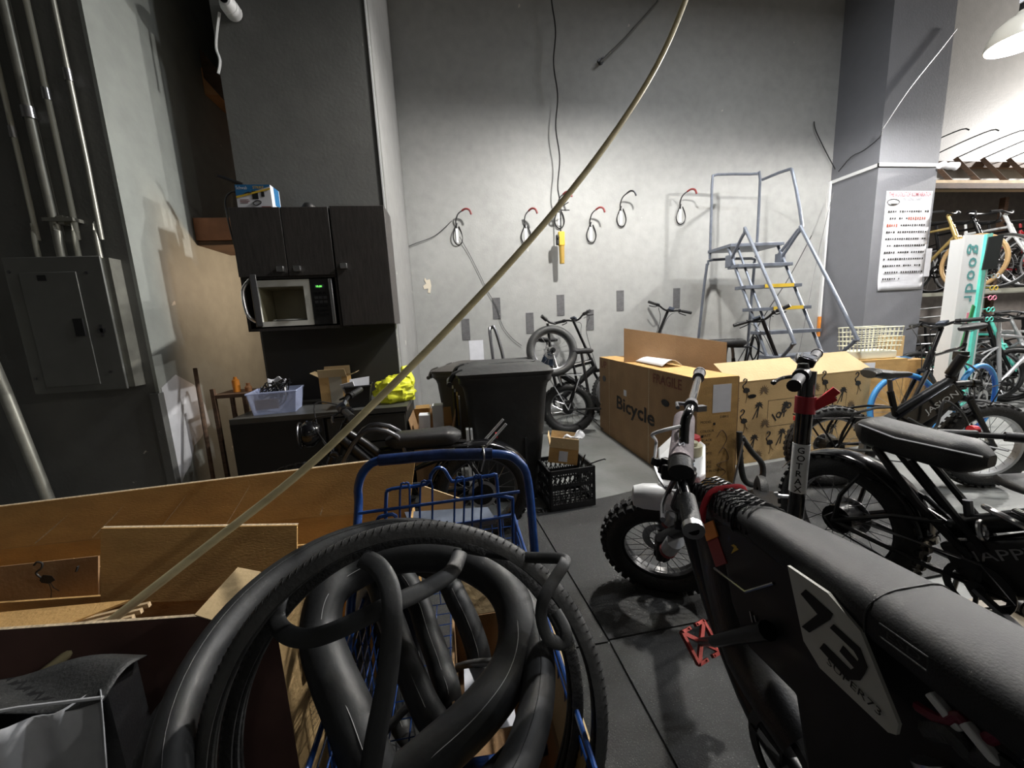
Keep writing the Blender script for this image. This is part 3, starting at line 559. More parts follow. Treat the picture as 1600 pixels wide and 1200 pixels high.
T.part('shipping_label',MB().b2((-.03,-.0765,.015),(.03,-.0752,.09)),white)
single('plastic_wrap','crinkled clear-white plastic poking out of the small torn carton','plastic wrap',MB().grid(lambda u,v:(.70+.15*u+.02*math.sin(7*v),2.50+.03*v+.02*math.sin(8*u),.42+.05*u+.05*v+.015*math.sin(11*u+6*v)),10,8),mat('milky_film',(.65,.66,.68),.3,alpha=.8),(.75,2.5,.42),solid=.001)
T=Thing('rod_hook','bent black steel rods resting in the milk crate','rods',(.80,2.5,.3))
T.part('rod',MB().tube([(.72,2.55,.06),(.82,2.44,.27),(.94,2.40,.335),(.97,2.41,.33)],.005,6,sm=3),blk,world=True)
T.part('rod',MB().tube([(.76,2.50,.06),(.83,2.48,.30),(.845,2.46,.36)],.005,6,sm=3),blk,world=True)
# ---------------------------------------------------------------- big bicycle cartons
def frame2(o,x,z=(0,0,1)):  # matrix whose local x runs along x
    x=V(x).normalized(); z=V(z); y=z.cross(x).normalized(); return Matrix.Translation(V(o))@Matrix((x,y,z)).transposed().to_4x4()
bw,bl,bhh=.32,1.80,.845
A=V((1.625,2.38,0)); ang=.00
T=Thing('bicycle_carton','long brown carton with Bicycle printed on its side, standing on the concrete','box',(A.x,A.y,0),(0,0,ang))
th=.008
fr=T.part('long_side_panel',MB().b2((0,0,0),(th,bl,bhh)),cardb,smooth=False)
T.part('long_side_panel',MB().b2((bw-th,0,0),(bw,bl,bhh)),cardb,smooth=False)
en=T.part('end_panel',MB().b2((th,0,0),(bw-th,th,bhh)),card,smooth=False)
T.part('end_panel',MB().b2((th,bl-th,0),(bw-th,bl,bhh)),cardb,smooth=False)
T.part('bottom_panel',MB().b2((th,th,0),(bw-th,bl-th,th)),cardb,smooth=False)
T.part('top_flap',MB().b2((0,.0,bhh),(bw*.98,bl*.47,bhh+.006)),card,smooth=False)
T.part('top_flap',MB().b2((0,bl*.47+.006,bhh),(bw*.62,bl,bhh+.006)),card,smooth=False)
T.part('crease_line',MB().b2((-.0015,.66,.0),(0,.668,bhh)),cardE,smooth=False); T.part('crease_line',MB().b2((-.0015,1.52,0),(0,1.526,bhh)),cardE,smooth=False)
X=(0,-1,0);Z=(0,0,1)
T.part('lettering',MB().text('Bicycle',(-.001,1.34,.36),X,Z,.19,.0015,.02,fit=.78),ink,fr,smooth=False)
T.part('maroon_lettering',MB().text('FRAGILE',(-.001,.60,.74),X,Z,.11,.0015,.012,fit=.42),inkr,fr,smooth=False)
T.part('maroon_lettering',MB().text('UP',(-.001,1.76,.74),X,Z,.11,.0015,.012,fit=.17),inkr,fr,smooth=False)
T.part('hand_hole',MB().prism([(.03*math.cos(a/8*2*PI)*2,.03*math.sin(a/8*2*PI)) for a in range(8)],.001,(-.0015,.40,.60),X,Z),blk,smooth=False)
T.part('hand_hole',MB().prism([(.03*math.cos(a/8*2*PI)*1.6,.035*math.sin(a/8*2*PI)) for a in range(8)],.001,(-.0015,1.66,.62),X,Z),blk,smooth=False)
T.part('small_sticker',MB().b2((-.002,1.10,.52),(-.0005,1.16,.58)),white,smooth=False)
T.part('shipping_label',MB().b2((.12,-.0015,.60),(.26,0,.80)),white,en,smooth=False)
ft=MB()
lines=['MODEL','','COLOUR','  MATT','  BLACK','  GREY','  RED','  WHITE','SIZE','GW. KG','NW. KG','MADE IN CHINA']
for i,t in enumerate(lines):
    if t: ft.text(t,(.03,-.001,.53-i*.033),(1,0,0),Z,.026,.001)
ft.text('E-BIKE',(.18,-.001,.56),(1,0,0),Z,.024,.001)
T.part('printed_text',ft,ink,en,smooth=False)
for i,(x,z) in enumerate(((.06,.435),(.15,.52))): T.part('tick_box',MB().b2((x-.02,-.002,z-.008),(x-.004,-.0005,z+.010)),ink,en,smooth=False)
T.part('pen_scrawl',MB().tube([(.16,-.002,.42),(.20,-.002,.47),(.24,-.002,.40),(.18,-.002,.30),(.22,-.002,.34),(.26,-.002,.25),(.17,-.002,.22),(.24,-.002,.16),(.20,-.002,.12)],.002,4,sm=5),mat('pen_ink',(.12,.09,.08),.8),en)
# tall folded card standing behind it
fp=[(1.95,3.52,1.12-.02),(2.48,3.10,1.055-.03),(2.56,3.02,1.055-.03)]
P0,P1=V((1.632,3.550,1.181)),V((2.022,3.300,1.099)); P2=V((2.353,3.050,1.027))
T=Thing('loose_card','large folded brown card panel standing up behind the Bicycle carton','cardboard',(P1.x,P1.y,0))
for a,b in ((P0,P1),(P1,P2)): T.part('card_panel',MB().panel((a.x,a.y,0),(b.x,b.y,0),b,a,.007),cardb,world=True,smooth=False)
# flamingo and palm print carton
C0=V((2.215,2.80,0)); C1=V((3.72,2.93,0)); ux=(C1-C0).normalized(); L=(C1-C0).length; fh=.715; fd=.30
Mf=frame2(C0,ux); eu=Mf.to_euler()
T=Thing('printed_carton','yellow carton printed with palms and flamingos, its two long flaps folded back','box',C0,tuple(eu))
fr=T.part('long_side_panel',MB().b2((0,0,0),(L,th,fh)),card2,smooth=False)
T.part('long_side_panel',MB().b2((0,fd-th,0),(L,fd,fh)),card2,smooth=False)
en=T.part('end_panel',MB().b2((0,th,0),(th,fd-th,fh)),cardb,smooth=False); T.part('end_panel',MB().b2((L-th,th,0),(L,fd-th,fh)),cardb,smooth=False)
T.part('bottom_panel',MB().b2((th,th,0),(L-th,fd-th,th)),card2,smooth=False)
T.part('flap',MB().panel((0.0,0,fh),(.80,0,fh),(.72,.13,fh+.15),(-.07,.13,fh+.15),.005),cardin,smooth=False)
T.part('flap',MB().panel((.84,0,fh),(L,0,fh),(L-.14,.14,fh+.16),(.86,.14,fh+.16),.005),cardin,smooth=False)
T.part('flap',MB().panel((0,.02,fh),(0,fd-.02,fh),(.13,fd-.03,fh+.01),(.13,.03,fh+.01),.005),card,smooth=False)
T.part('shipping_label',MB().b2((-.0015,.08,.30),(0,.20,.44)),white,en,smooth=False)
T.part('packing_tape',MB().b2((.70,-.001,.0),(.78,0,.70)),clr,fr,smooth=False) if 0 else None
def palm(mb,x,z,s):
    O=(x,-.001,z)
    mb.prism([(-.006*s,-.10*s),(.012*s,.0),(.022*s,.0),(.006*s,-.10*s)],.0008,O,(1,0,0),Z); 
    mb.prism([(-.045*s,-.11*s),(.0,-.02*s),(.012*s,.0),(.02*s,-.005*s),(.008*s,-.03*s),(-.035*s,-.11*s)],.0008,O,(1,0,0),Z)
    for a in (10,45,80,120,160,195,-25):
        c,s_=math.cos(math.radians(a)),math.sin(math.radians(a)); l=.045*s
        mb.prism([(.015*s,0),(.015*s+c*l*.5-s_*.009*s,s_*l*.5+c*.009*s),(.015*s+c*l,s_*l-.012*s),(.015*s+c*l*.5+s_*.006*s,s_*l*.5-c*.006*s)],.0008,O,(1,0,0),Z)
def bird(mb,x,z,s):
    y=-.0016
    f=lambda a,b:(x+a*s,y,z+b*s)
    mb.prism([(-.03*s,0),(-.01*s,.025*s),(.025*s,.015*s),(.035*s,-.01*s),(.005*s,-.025*s),(-.025*s,-.015*s)],.0008,(x,-.001,z),(1,0,0),Z)
    mb.tube([f(-.02,.01),f(-.035,.04),f(-.01,.06),f(.0,.085),f(-.02,.095),f(-.035,.08)],.0045*s,5,sm=4,flat=1)
    mb.tube([f(.005,-.02),f(.008,-.06),f(-.002,-.10)],.002*s,4); mb.tube([f(.012,-.02),f(.02,-.05),f(.04,-.07)],.002*s,4)
def frond(mb,x,z,s):
    for k in range(11):
        a=math.radians(-40+k*26); c,s_=math.cos(a),math.sin(a); l=.05*s
        mb.prism([(0,0),(c*l*.5-s_*.006*s,s_*l*.5+c*.006*s),(c*l,s_*l),(c*l*.5+s_*.006*s,s_*l*.5-c*.006*s)],.0008,(x,-.001,z),(1,0,0),Z)
for nm,fn,m_,pts in (('palm_print',palm,ink,[(.27,.50,1),(.24,.22,1),(.55,.48,1),(.53,.24,1),(.80,.55,1),(1.18,.55,1),(1.10,.22,1)]),
    ('flamingo_print',bird,ink,[(.15,.64,1),(.14,.38,1),(.12,.12,1),(.42,.16,1),(.72,.66,1),(.98,.64,1),(.80,.38,1.1),(1.12,.40,1),(1.34,.30,1),(1.36,.60,1)]),
    ('frond_print',frond,mat('faded_ink',(.16,.11,.06),.85),[(.04,.57,1),(.33,.62,1),(.03,.28,1),(.36,.33,1),(.30,.06,1),(.02,.04,.9),(.88,.60,1),(1.30,.40,1),(1.08,.50,.8)])):
    for x,z,s in pts:
        mb=MB(); fn(mb,x,z,s*1.05); T.part(nm,mb,m_,fr,smooth=False)
T.part('logo_border',MB().b2((.38,-.001,.30),(1.24,-.0002,.303)).b2((.38,-.001,.53),(1.24,-.0002,.533)).b2((.38,-.001,.30),(.383,-.0002,.533)).b2((1.237,-.001,.30),(1.24,-.0002,.533)),ink,fr,smooth=False)
c_,s_=math.cos(.62),math.sin(.62)
T.part('logo_lettering',MB().text('loco',(.46,-.0012,.34),(c_,0,s_),(-s_,0,c_),.11,.0012,.012,fit=.22),ink,fr,smooth=False)
T.part('logo_lettering',MB().text('Cruiser',(.76,-.0012,.31),(c_,0,s_),(-s_,0,c_),.10,.0012,.012,fit=.38),ink,fr,smooth=False)
T.part('small_lettering',MB().text('Miami FL USA',(.075,-.0012,.30),(0,0,1),(-1,0,0),.03,.0012,.002),ink,fr,smooth=False)
T.part('hand_hole',MB().prism([(.045*math.cos(a/10*2*PI),.018*math.sin(a/10*2*PI)) for a in range(10)],.001,(.21,-.0005,.585),(1,0,0),Z),blk,smooth=False)
# looped strap dangling in front of the gap between both cartons
T=Thing('cable_lock','thick grey cable lock loop lying against the corner between the two cartons','lock',(2.03,2.42,0))
T.part('cable',MB().tube([(1.93,2.34,.46),(1.94,2.33,.25),(1.98,2.33,.10),(2.06,2.33,.055),(2.13,2.34,.10),(2.13,2.35,.20),(2.04,2.345,.30),(1.95,2.34,.42)],.020,10,sm=5),rubg,world=True)
T.part('rod',MB().tube([(1.93,2.30,.40),(1.86,2.28,.15),(1.83,2.28,.03)],.007,6,sm=3),steel,world=True)
# ---------------------------------------------------------------- rolling warehouse ladder
lr=math.radians(-3); LP=(3.27,4.30,0)
T=Thing('rolling_ladder','grey steel rolling warehouse ladder with handrails and yellow-edged steps by the wall','ladder',LP,(0,0,lr))
w=.63; n=8; rise=.25; run=.145; pz_=2.06   # local: x across 0..w, -y toward the foot of the climb
for sx,xx in (('l',0),('r',w)):
    T.part('stringer',MB().tube([(xx,0,pz_),(xx,-run*n*1.0,.03)],.016,8),ladm)
T.part('stringer',MB().tube([(.11,0,pz_+.02),(.11,-run*n,.03)],.013,8),ladm)
for i in range(n):
    z=pz_-rise*i-(.0); y=-run*i
    if z<.1: break
    T.part('platform' if i==0 else 'step',MB().b2((-.02,y-.09,z-.03),(w+.02,y+.10 if i else y+.36,z+.006)),ladm,smooth=False,bevel=.003)
    if i in (2,3,6): T.part('tread_edge',MB().b2((.20,y-.094,z-.028),(w-.08,y-.089,z+.010)),yel,smooth=False)
T.part('guard_hoop',MB().tube([(0,.34,pz_-.1),(-.0,.34,pz_+.55),(0,.34,pz_+.84),(.06,.34,pz_+.90),(.50,.34,pz_+.90),(w-.05,.34,pz_+.90),(w,.34,pz_+.84),(w,.34,pz_-.1)],.016,8,sm=2),ladm)
T.part('rear_leg_frame',MB().tube([(-.09,.52,0),(-.02,.40,pz_-.35),(0,.37,pz_-.16),(.05,.36,pz_-.11),(w-.05,.36,pz_-.11),(w,.37,pz_-.16),(w+.02,.40,pz_-.35),(w+.05,.52,0)],.017,8,sm=2),ladm)
T.part('cross_brace',MB().tube([(-.06,.47,.86),(w+.03,.47,.86)],.012,6).tube([(-.05,.46,.84),(.0,-1.1,.22)],.010,6).tube([(w+.03,.46,.86),(w,-1.1,.22)],.010,6),ladm)
for xx,o in ((0,-.02),(w,-.01)):
    x=xx+o
    T.part('handrail',MB().tube([(xx+o*.3,-.06,pz_-.20),(x,-.18,pz_-.08),(x+o,-.34,pz_+.07),(x+o,-.40,pz_+.03),(x+o,-1.05,pz_-1.00),(x+o,-1.08,pz_-1.10),(x,-1.0,pz_-1.18),(xx,-.80,pz_-1.36)],.017,8,sm=3),ladm)
    T.part('rail_clamp',MB().b2((xx-.03,-.11,pz_-.26),(xx+.03,-.01,pz_-.12)),ladm,bevel=.006)
T.part('upper_rail',MB().tube([(w+.0,-.02,pz_-.14),(w+.03,-.26,pz_+.10),(w+.03,-.30,pz_+.17),(w+.03,-.14,pz_+.72),(w+.02,-.06,pz_+.80),(w+.0,.30,pz_+.82)],.017,8,sm=3),ladm)
for x,y in ((0,-run*n),(w,-run*n),(-.08,.52),(w+.04,.52)): T.part('caster',MB().cyl((x-.012,y,.045),(1,0,0),.04,.026,14),rub)
# things hung on the ladder
Lm=Matrix.Translation(LP)@Matrix.Rotation(lr,4,'Z')
T=Thing('u_lock','black rubber-coated bike lock hanging from the ladder cross brace','lock',Lm@V((.40,.45,.62)))
T.part('shackle',MB(Lm).tube([(.36,.45,.85),(.34,.45,.70),(.35,.45,.58),(.40,.45,.53),(.45,.45,.58),(.45,.45,.72),(.42,.45,.86)],.020,8,sm=4),rub,world=True)
T.part('crossbar',MB(Lm).cyl((.33,.45,.88),(1,0,0),.022,.14,12),blk,world=True)
single('cable_loop','coiled dark cable dangling behind the ladder steps','cable',MB(Lm).tube([(.55,.2,1.0),(.50,.2,.8),(.56,.2,.66),(.62,.2,.8),(.56,.2,.95),(.52,.2,.74),(.60,.2,.60),(.63,.2,.86),(.55,.2,1.02)],.009,6,sm=5),blk,Lm@V((.56,.2,.8)))
cord([(4.701,4.600,2.214),(4.139,4.300,1.693),(3.426,3.900,1.179),(2.811,3.500,0.754)],.005,'thin straight black cord running down across the ladder steps')
cord([(5.298,4.900,2.840),(4.937,4.700,2.051),(4.620,4.500,1.295),(4.412,4.400,0.641),(4.05,4.30,.01)],.004,'thin grey cord hanging between ladder and pillar',mat('grey_cord',(.2,.2,.2),.6))
# wires on the pillar
cord([(5.389,4.950,3.105),(5.224,4.970,3.356),(5.029,4.970,3.633),(4.999,4.980,3.755)],.006,'short dark wire curling from the pillar corner onto the back wall')
for k,(pp,l) in enumerate((([(5.330,4.879,3.095),(5.330,4.718,3.217),(5.330,4.559,3.230),(5.330,4.385,3.304),(5.330,4.363,3.366)],'dark wire running up the left face of the pillar above the trim'),([(5.340,4.360,3.400),(5.650,4.360,3.832),(6.030,4.360,4.262),(6.241,4.360,4.511)],'pale wire stretched up across the pillar front'))):
    cord(pp,.006,l,[blkp,silver][k],sm=3)
# poster on the pillar
a,b,c_,d=V((5.509,4.370,2.688)),V((6.174,4.370,2.688)),V((6.233,4.370,1.439)),V((5.507,4.370,1.482))
px0,px1,pz0,pz1=(a.x+d.x)/2,(b.x+c_.x)/2,(c_.z+d.z)/2,(a.z+b.z)/2
T=Thing('poster','tall white brake pad chart taped to the grey pillar','poster',((px0+px1)/2,4.37,pz0))
def pf(u,v): return (px0+(px1-px0)*u,4.379-.012*max(0,.12-v)*8*(1-.5*u)-.004*math.sin(3*u),pz0+(pz1-pz0)*v)
sh=T.part('sheet',MB().grid(pf,10,20),white,world=True,solid=.0015)
pw_=px1-px0; ph_=pz1-pz0; Y_=4.370
T.part('title',MB().text('THE KOOLSTOP KOMPARATOR',(px0+.04*pw_,Y_,pz1-.055*ph_),(1,0,0),Z,.075,0,.004,fit=pw_*.92),mat('faded_red_ink',(.42,.10,.13),.8),sh,world=True,smooth=False)
T.part('subtitle',MB().text('DISC SIZING CHART',(px0+.34*pw_,Y_,pz1-.095*ph_),(1,0,0),Z,.045,0,.001,fit=pw_*.42),mat('grey_ink',(.25,.25,.28),.8),sh,world=True,smooth=False)
T.part('emblem',MB().tube([(px0+.15*pw_+.13*pw_*math.cos(t/16*2*PI),Y_,pz1-.11*ph_+.03*ph_*math.sin(t/16*2*PI)) for t in range(16)],.004,4,closed=True).prism([(-.07*pw_,0),(.09*pw_,.0),(.05*pw_,-.012*ph_),(-.03*pw_,-.012*ph_)],.001,(px0+.15*pw_,Y_,pz1-.125*ph_),(1,0,0),Z),ink,sh,world=True,smooth=False)
random.seed(11)
for r in range(11):
    z=pz1-ph_*(.20+.068*r); y_=Y_ if r<9 else Y_-.006*(r-8)
    cnt=18 if r<10 else 8
    for s2,mm in ((0,ink),(1,mat('brick_ink',(.40,.10,.06),.8))):
        mb=MB(); k2=0
        for k in range(cnt):
            isr=(r==1 and k>=9) or (r==2 and k<5)
            if isr!=bool(s2) or random.random()<.10: continue
            x=px0+pw_*(.06+.05*k); hh=ph_*random.uniform(.008,.014)*(1.7 if isr else 1)
            mb.b2((x,y_-.0005,z-hh),(x+pw_*random.uniform(.022,.036),y_,z+hh*.6)); k2+=1
        if k2: T.part('pad_picture_row',mb,mm,sh,world=True,smooth=False,kind='stuff')
single('small_notice','small white notice taped behind the poster edge on the pillar','notice',MB().b2((px1+.01,4.378,1.62),(px1+.10,4.381,1.98)),white,(px1+.05,4.38,1.8),smooth=False)
p=V((6.286,4.330,2.970))
T=Thing('plastic_wrap','bunched white plastic tube on the right end of the pillar trim','plastic wrap',p)
T.part('film',MB().tube([p+V((-.10,0,0)),p+V((-.05,0,.01)),p+V((0,0,-.005)),p+V((.05,0,0)),p+V((.11,0,0)),p+V((.15,-.01,-.01))],[.035,.045,.028,.045,.042,.05],10),foam,world=True)
# ---------------------------------------------------------------- high shelf with hooks at the right
T=Thing('wall_rack','long timber ledge with dark brackets and wire hooks above the stored bikes','shelf',(6.6,4.9,2.9))
T.part('plank',MB().b2((6.26,4.75,2.90),(11.5,5.1,2.95)),lwood,world=True); T.part('joist',MB().b2((6.26,4.72,2.83),(11.5,4.76,2.90)),wood,world=True)
T.part('back_rail',MB().b2((6.26,5.02,3.22),(11.5,5.08,3.30)),wood,world=True)
for i in range(10):
    x=6.5+.48*i
    br=T.part('bracket',MB().bar((x,5.03,3.34),(x+.10,4.80,2.95),.07,.05),wood,world=True)
    T.part('wire_hook',MB().tube([(x-.02,5.0,3.34),(x+.14,4.75,3.44),(x+.28,4.55,3.50),(x+.33,4.5,3.47)],.008,6,sm=3),blk,br,world=True)
T=Thing('storage_deck','two-tier steel deck carrying the stored bikes at the right','rack',(6.6,4.4,1.4))
for i,y in enumerate((3.85,4.15,4.6,5.0)): T.part('rail',MB().b2((6.30,y,1.36),(11.5,y+.05,1.41)),galv if i%2 else cream,world=True)
for x in (6.34,8.6,11.0): T.part('post',MB().b2((x,5.1,0),(x+.07,5.17,2.83)),wood,world=True); T.part('post',MB().b2((x,3.8,0),(x+.06,3.86,1.36)),dsteel,world=True) if x>7 else None
# pegs on the side of the deck
T=Thing('peg_board','dark board with rows of chrome pegs beside the pillar','display board',(6.33,4.1,.2))
T.part('board',MB().b2((6.27,4.45,.1),(6.33,5.0,1.34)),mat('brown_board',(.14,.10,.085),.7,0,.3,3),world=True)
for i in range(8): T.part('peg',MB().cyl((6.33,4.5,.35+.12*i),(.5,-1,.1),.010,.26,8),steel,world=True)
# ---------------------------------------------------------------- leaning display stand
gx,gy=5.10,3.28
T=Thing('display_stand','tall white and teal cardboard display stand reading goodr, behind the blue wheeled bike','display stand',(gx,gy,0))
T.part('white_face',MB().b2((gx,gy,0),(gx+.23,gy+.02,1.93)),wplast,world=True,smooth=False)
T.part('teal_side',MB().panel((gx+.23,gy,0),(gx+.40,gy+.06,0),(gx+.40,gy+.06,1.95),(gx+.23,gy,1.93),.02),teal,world=True,smooth=False)
T.part('back_box',MB().b2((gx+.005,gy+.021,0),(gx+.37,gy+.12,1.90)),wplast,world=True,smooth=False)
T.part('mirror',MB().panel((gx+.22,gy-.02,1.58),(gx+.40,gy-.02,1.59),(gx+.43,gy-.02,1.92),(gx+.25,gy-.02,1.90),.008),mat('mirror_dark',(.03,.035,.035),.08,.2),world=True,smooth=False)
tm=mat('teal_letter',(.10,.32,.32),.5)
for i,ch_ in enumerate('goodr'): T.part('letter',MB().text(ch_,(gx+.085,gy-.002,1.84-.125*i),(0,0,-1),(1,0,0),.20,.001,.012,fit=.10 if ch_!='r' else .07),tm,world=True,smooth=False)
T.part('green_shelf',MB().panel((gx-.02,gy-.06,.62),(gx+.05,gy-.06,.60),(gx+.15,gy-.05,1.22),(gx+.12,gy-.05,1.24),.01),green,world=True,smooth=False)
for i,(z,m_) in enumerate(((1.52,wplast),(1.40,yel),(1.30,pink),(1.18,teal),(1.08,teal))): T.part('sunglasses',MB().ring((gx+.42,gy+.0,z),(0,1,0),.022,.005,12,5).ring((gx+.475,gy,z),(0,1,0),.022,.005,12,5).tube([(gx+.39,gy,z+.01),(gx+.38,gy+.08,z)],.004,4),m_,world=True)
T.part('pink_print',MB().b2((gx+.15,gy-.0015,1.0),(gx+.19,gy,1.16)).b2((gx+.13,gy-.0015,.72),(gx+.17,gy,.86)),pink,world=True,smooth=False)
# cartons and basket by the pillar
T=carton('shipping_carton','closed carton with white label under the cream bike basket','XX' and (4.50,3.62,0),(.60,.34,.70),card,-.10,open_top=False)
T.part('shipping_label',MB().b2((-.24,-.1715,.52),(-.06,-.170,.68)),white,smooth=False)
T=carton('shipping_carton','lower closed carton right of the labelled one, papers on top',(5.10,3.80,0),(.50,.34,.64),card,-.05,open_top=False)
T=carton('shipping_carton','small carton standing on the carton stack beside the cream basket',(4.86,3.66,.708),(.14,.16,.22),card2,-.1,open_top=False)
single('paper_sheet','loose white papers on top of the lower carton','paper',MB().panel((4.98,3.70,.652),(5.22,3.68,.652),(5.26,3.86,.66),(5.0,3.90,.66),.003),white,(5.1,3.8,.65),smooth=False)
single('blue_brochure','blue brochure lying on the papers of the lower carton','brochure',MB().panel((5.02,3.70,.664),(5.20,3.68,.664),(5.22,3.76,.668),(5.04,3.78,.668),.004),boxblue,(5.1,3.72,.66),smooth=False)
T=Thing('bike_basket','cream wire bicycle basket standing on the labelled carton','basket',(4.52,3.62,.706),(0,0,-.1))
W_,D_,H_=.23,.14,.34
T.part('tray',MB().b2((-W_*.9,-D_*.9,0),(W_*.9,D_*.9,.09)),creamp,bevel=.015)
T.part('top_rim',MB().tube([(-W_,-D_,H_),(W_,-D_,H_),(W_,D_,H_),(-W_,D_,H_)],.008,6,closed=True),creamp)
for sgn,nm in ((-1,'front_grid'),(1,'back_grid')):
    mb=MB()
    for k in range(11): x=-W_+k*W_/5; mb.tube([(x*.92,sgn*D_*.92,.09),(x,sgn*D_,H_)],.0045,5)
    for z in (.14,.19,.24,.29): mb.tube([(-W_,sgn*D_*(.92+.08*z/H_),z),(W_,sgn*D_*(.92+.08*z/H_),z)],.0045,5)
    T.part(nm,mb,creamp,kind='stuff')
for sgn in (-1,1):
    mb=MB()
    for k in range(7): y=-D_+k*D_/3; mb.tube([(sgn*W_*.92,y*.92,.09),(sgn*W_,y,H_)],.0045,5)
    for z in (.14,.19,.24,.29): mb.tube([(sgn*W_,-D_,z),(sgn*W_,D_,z)],.0045,5)
    T.part('side_grid',mb,creamp,kind='stuff')

single('plastic_wrap','thin white foam sheet showing between the Bicycle carton and the card panel','plastic wrap',MB().grid(lambda u,v:(1.72+.18*v,3.0+.75*u,.862+.05*math.sin(PI*v)*(1-.3*u)),10,6),foam,(1.8,3.3,.86),solid=.002)
# ---------------------------------------------------------------- bicycles
def wheel(T,c,R,tw,name='wheel',M=None,rim=dsteel,tyre=rub,knob=0,fat=False,ns=24,disc=True,hub=None,tl=None,rimw=None,white_rim=False,rl=None,hubr=.03):
    M=M or Matrix(); c=V(c); ax=(0,1,0); rw=R-tw*1.75; rimw=rimw or tw*.62
    o=T.part(name,MB(M).lathe([(rw,-rimw),(rw+.012,-rimw),(rw+.012,rimw),(rw,rimw),(rw-.012,rimw*.75),(rw-.012,-rimw*.75)],c,ax,44,True),rim,world=T.w,label=rl)
    prof=[]
    for k in range(14):
        a=2*PI*k/14; prof.append((R-tw+tw*math.cos(a),tw*1.0*math.sin(a)))
    tb=MB(M).lathe(prof,c,ax,52 if R>.25 else 36,True)
    if knob:
        n=int(2*PI*R/.045)
        for i in range(n):
            a=2*PI*i/n
            for s_,b in ((-.62,0),(0,.5),(.62,0)):
                t=a+b*2*PI/n; e=math.asin(s_); rr=R-tw+tw*math.cos(e)
                q=Matrix.Translation(c)@Matrix.Rotation(-t,4,'Y')@Matrix.Translation((rr,tw*s_,0))
                x=knob
                vs=[q@V((x_*x*.7,y_*tw*.21,z_*.013)) for x_ in(-1,1) for y_ in(-1,1) for z_ in(-1,1)]
                tb.add(vs,[(0,1,3,2),(4,6,7,5),(0,4,5,1),(2,3,7,6),(0,2,6,4),(1,5,7,3)])
    T.part('tyre',tb,tyre,parent=o,world=T.w,label=tl)
    sp=MB(M)
    for i in range(ns):
        a=2*PI*i/ns; b=a+(.5 if i%2 else -.5)*1.1; s_=1 if i%4<2 else -1
        sp.tube([c+V((hubr*math.cos(b),.028*s_,hubr*math.sin(b))),c+V(((rw-.004)*math.cos(a),0,(rw-.004)*math.sin(a)))],.0016 if R>.2 else .001,4,cap=False)
    T.part('spokes',sp,steel if rim!=blk else dsteel,parent=o,world=T.w,kind='stuff')
    T.part('hub',MB(M).cyl(c+V((0,-.05,0)),ax,hubr,.10,18).cyl(c+V((0,-.07,0)),ax,.010,.14,10),hub or blk,parent=o,world=T.w)
    if disc:
        T.part('brake_disc',MB(M).lathe([(.052,.045),(.085,.045),(.085,.048),(.052,.048)],c,ax,28,True),steel,parent=o,world=T.w)
    return o
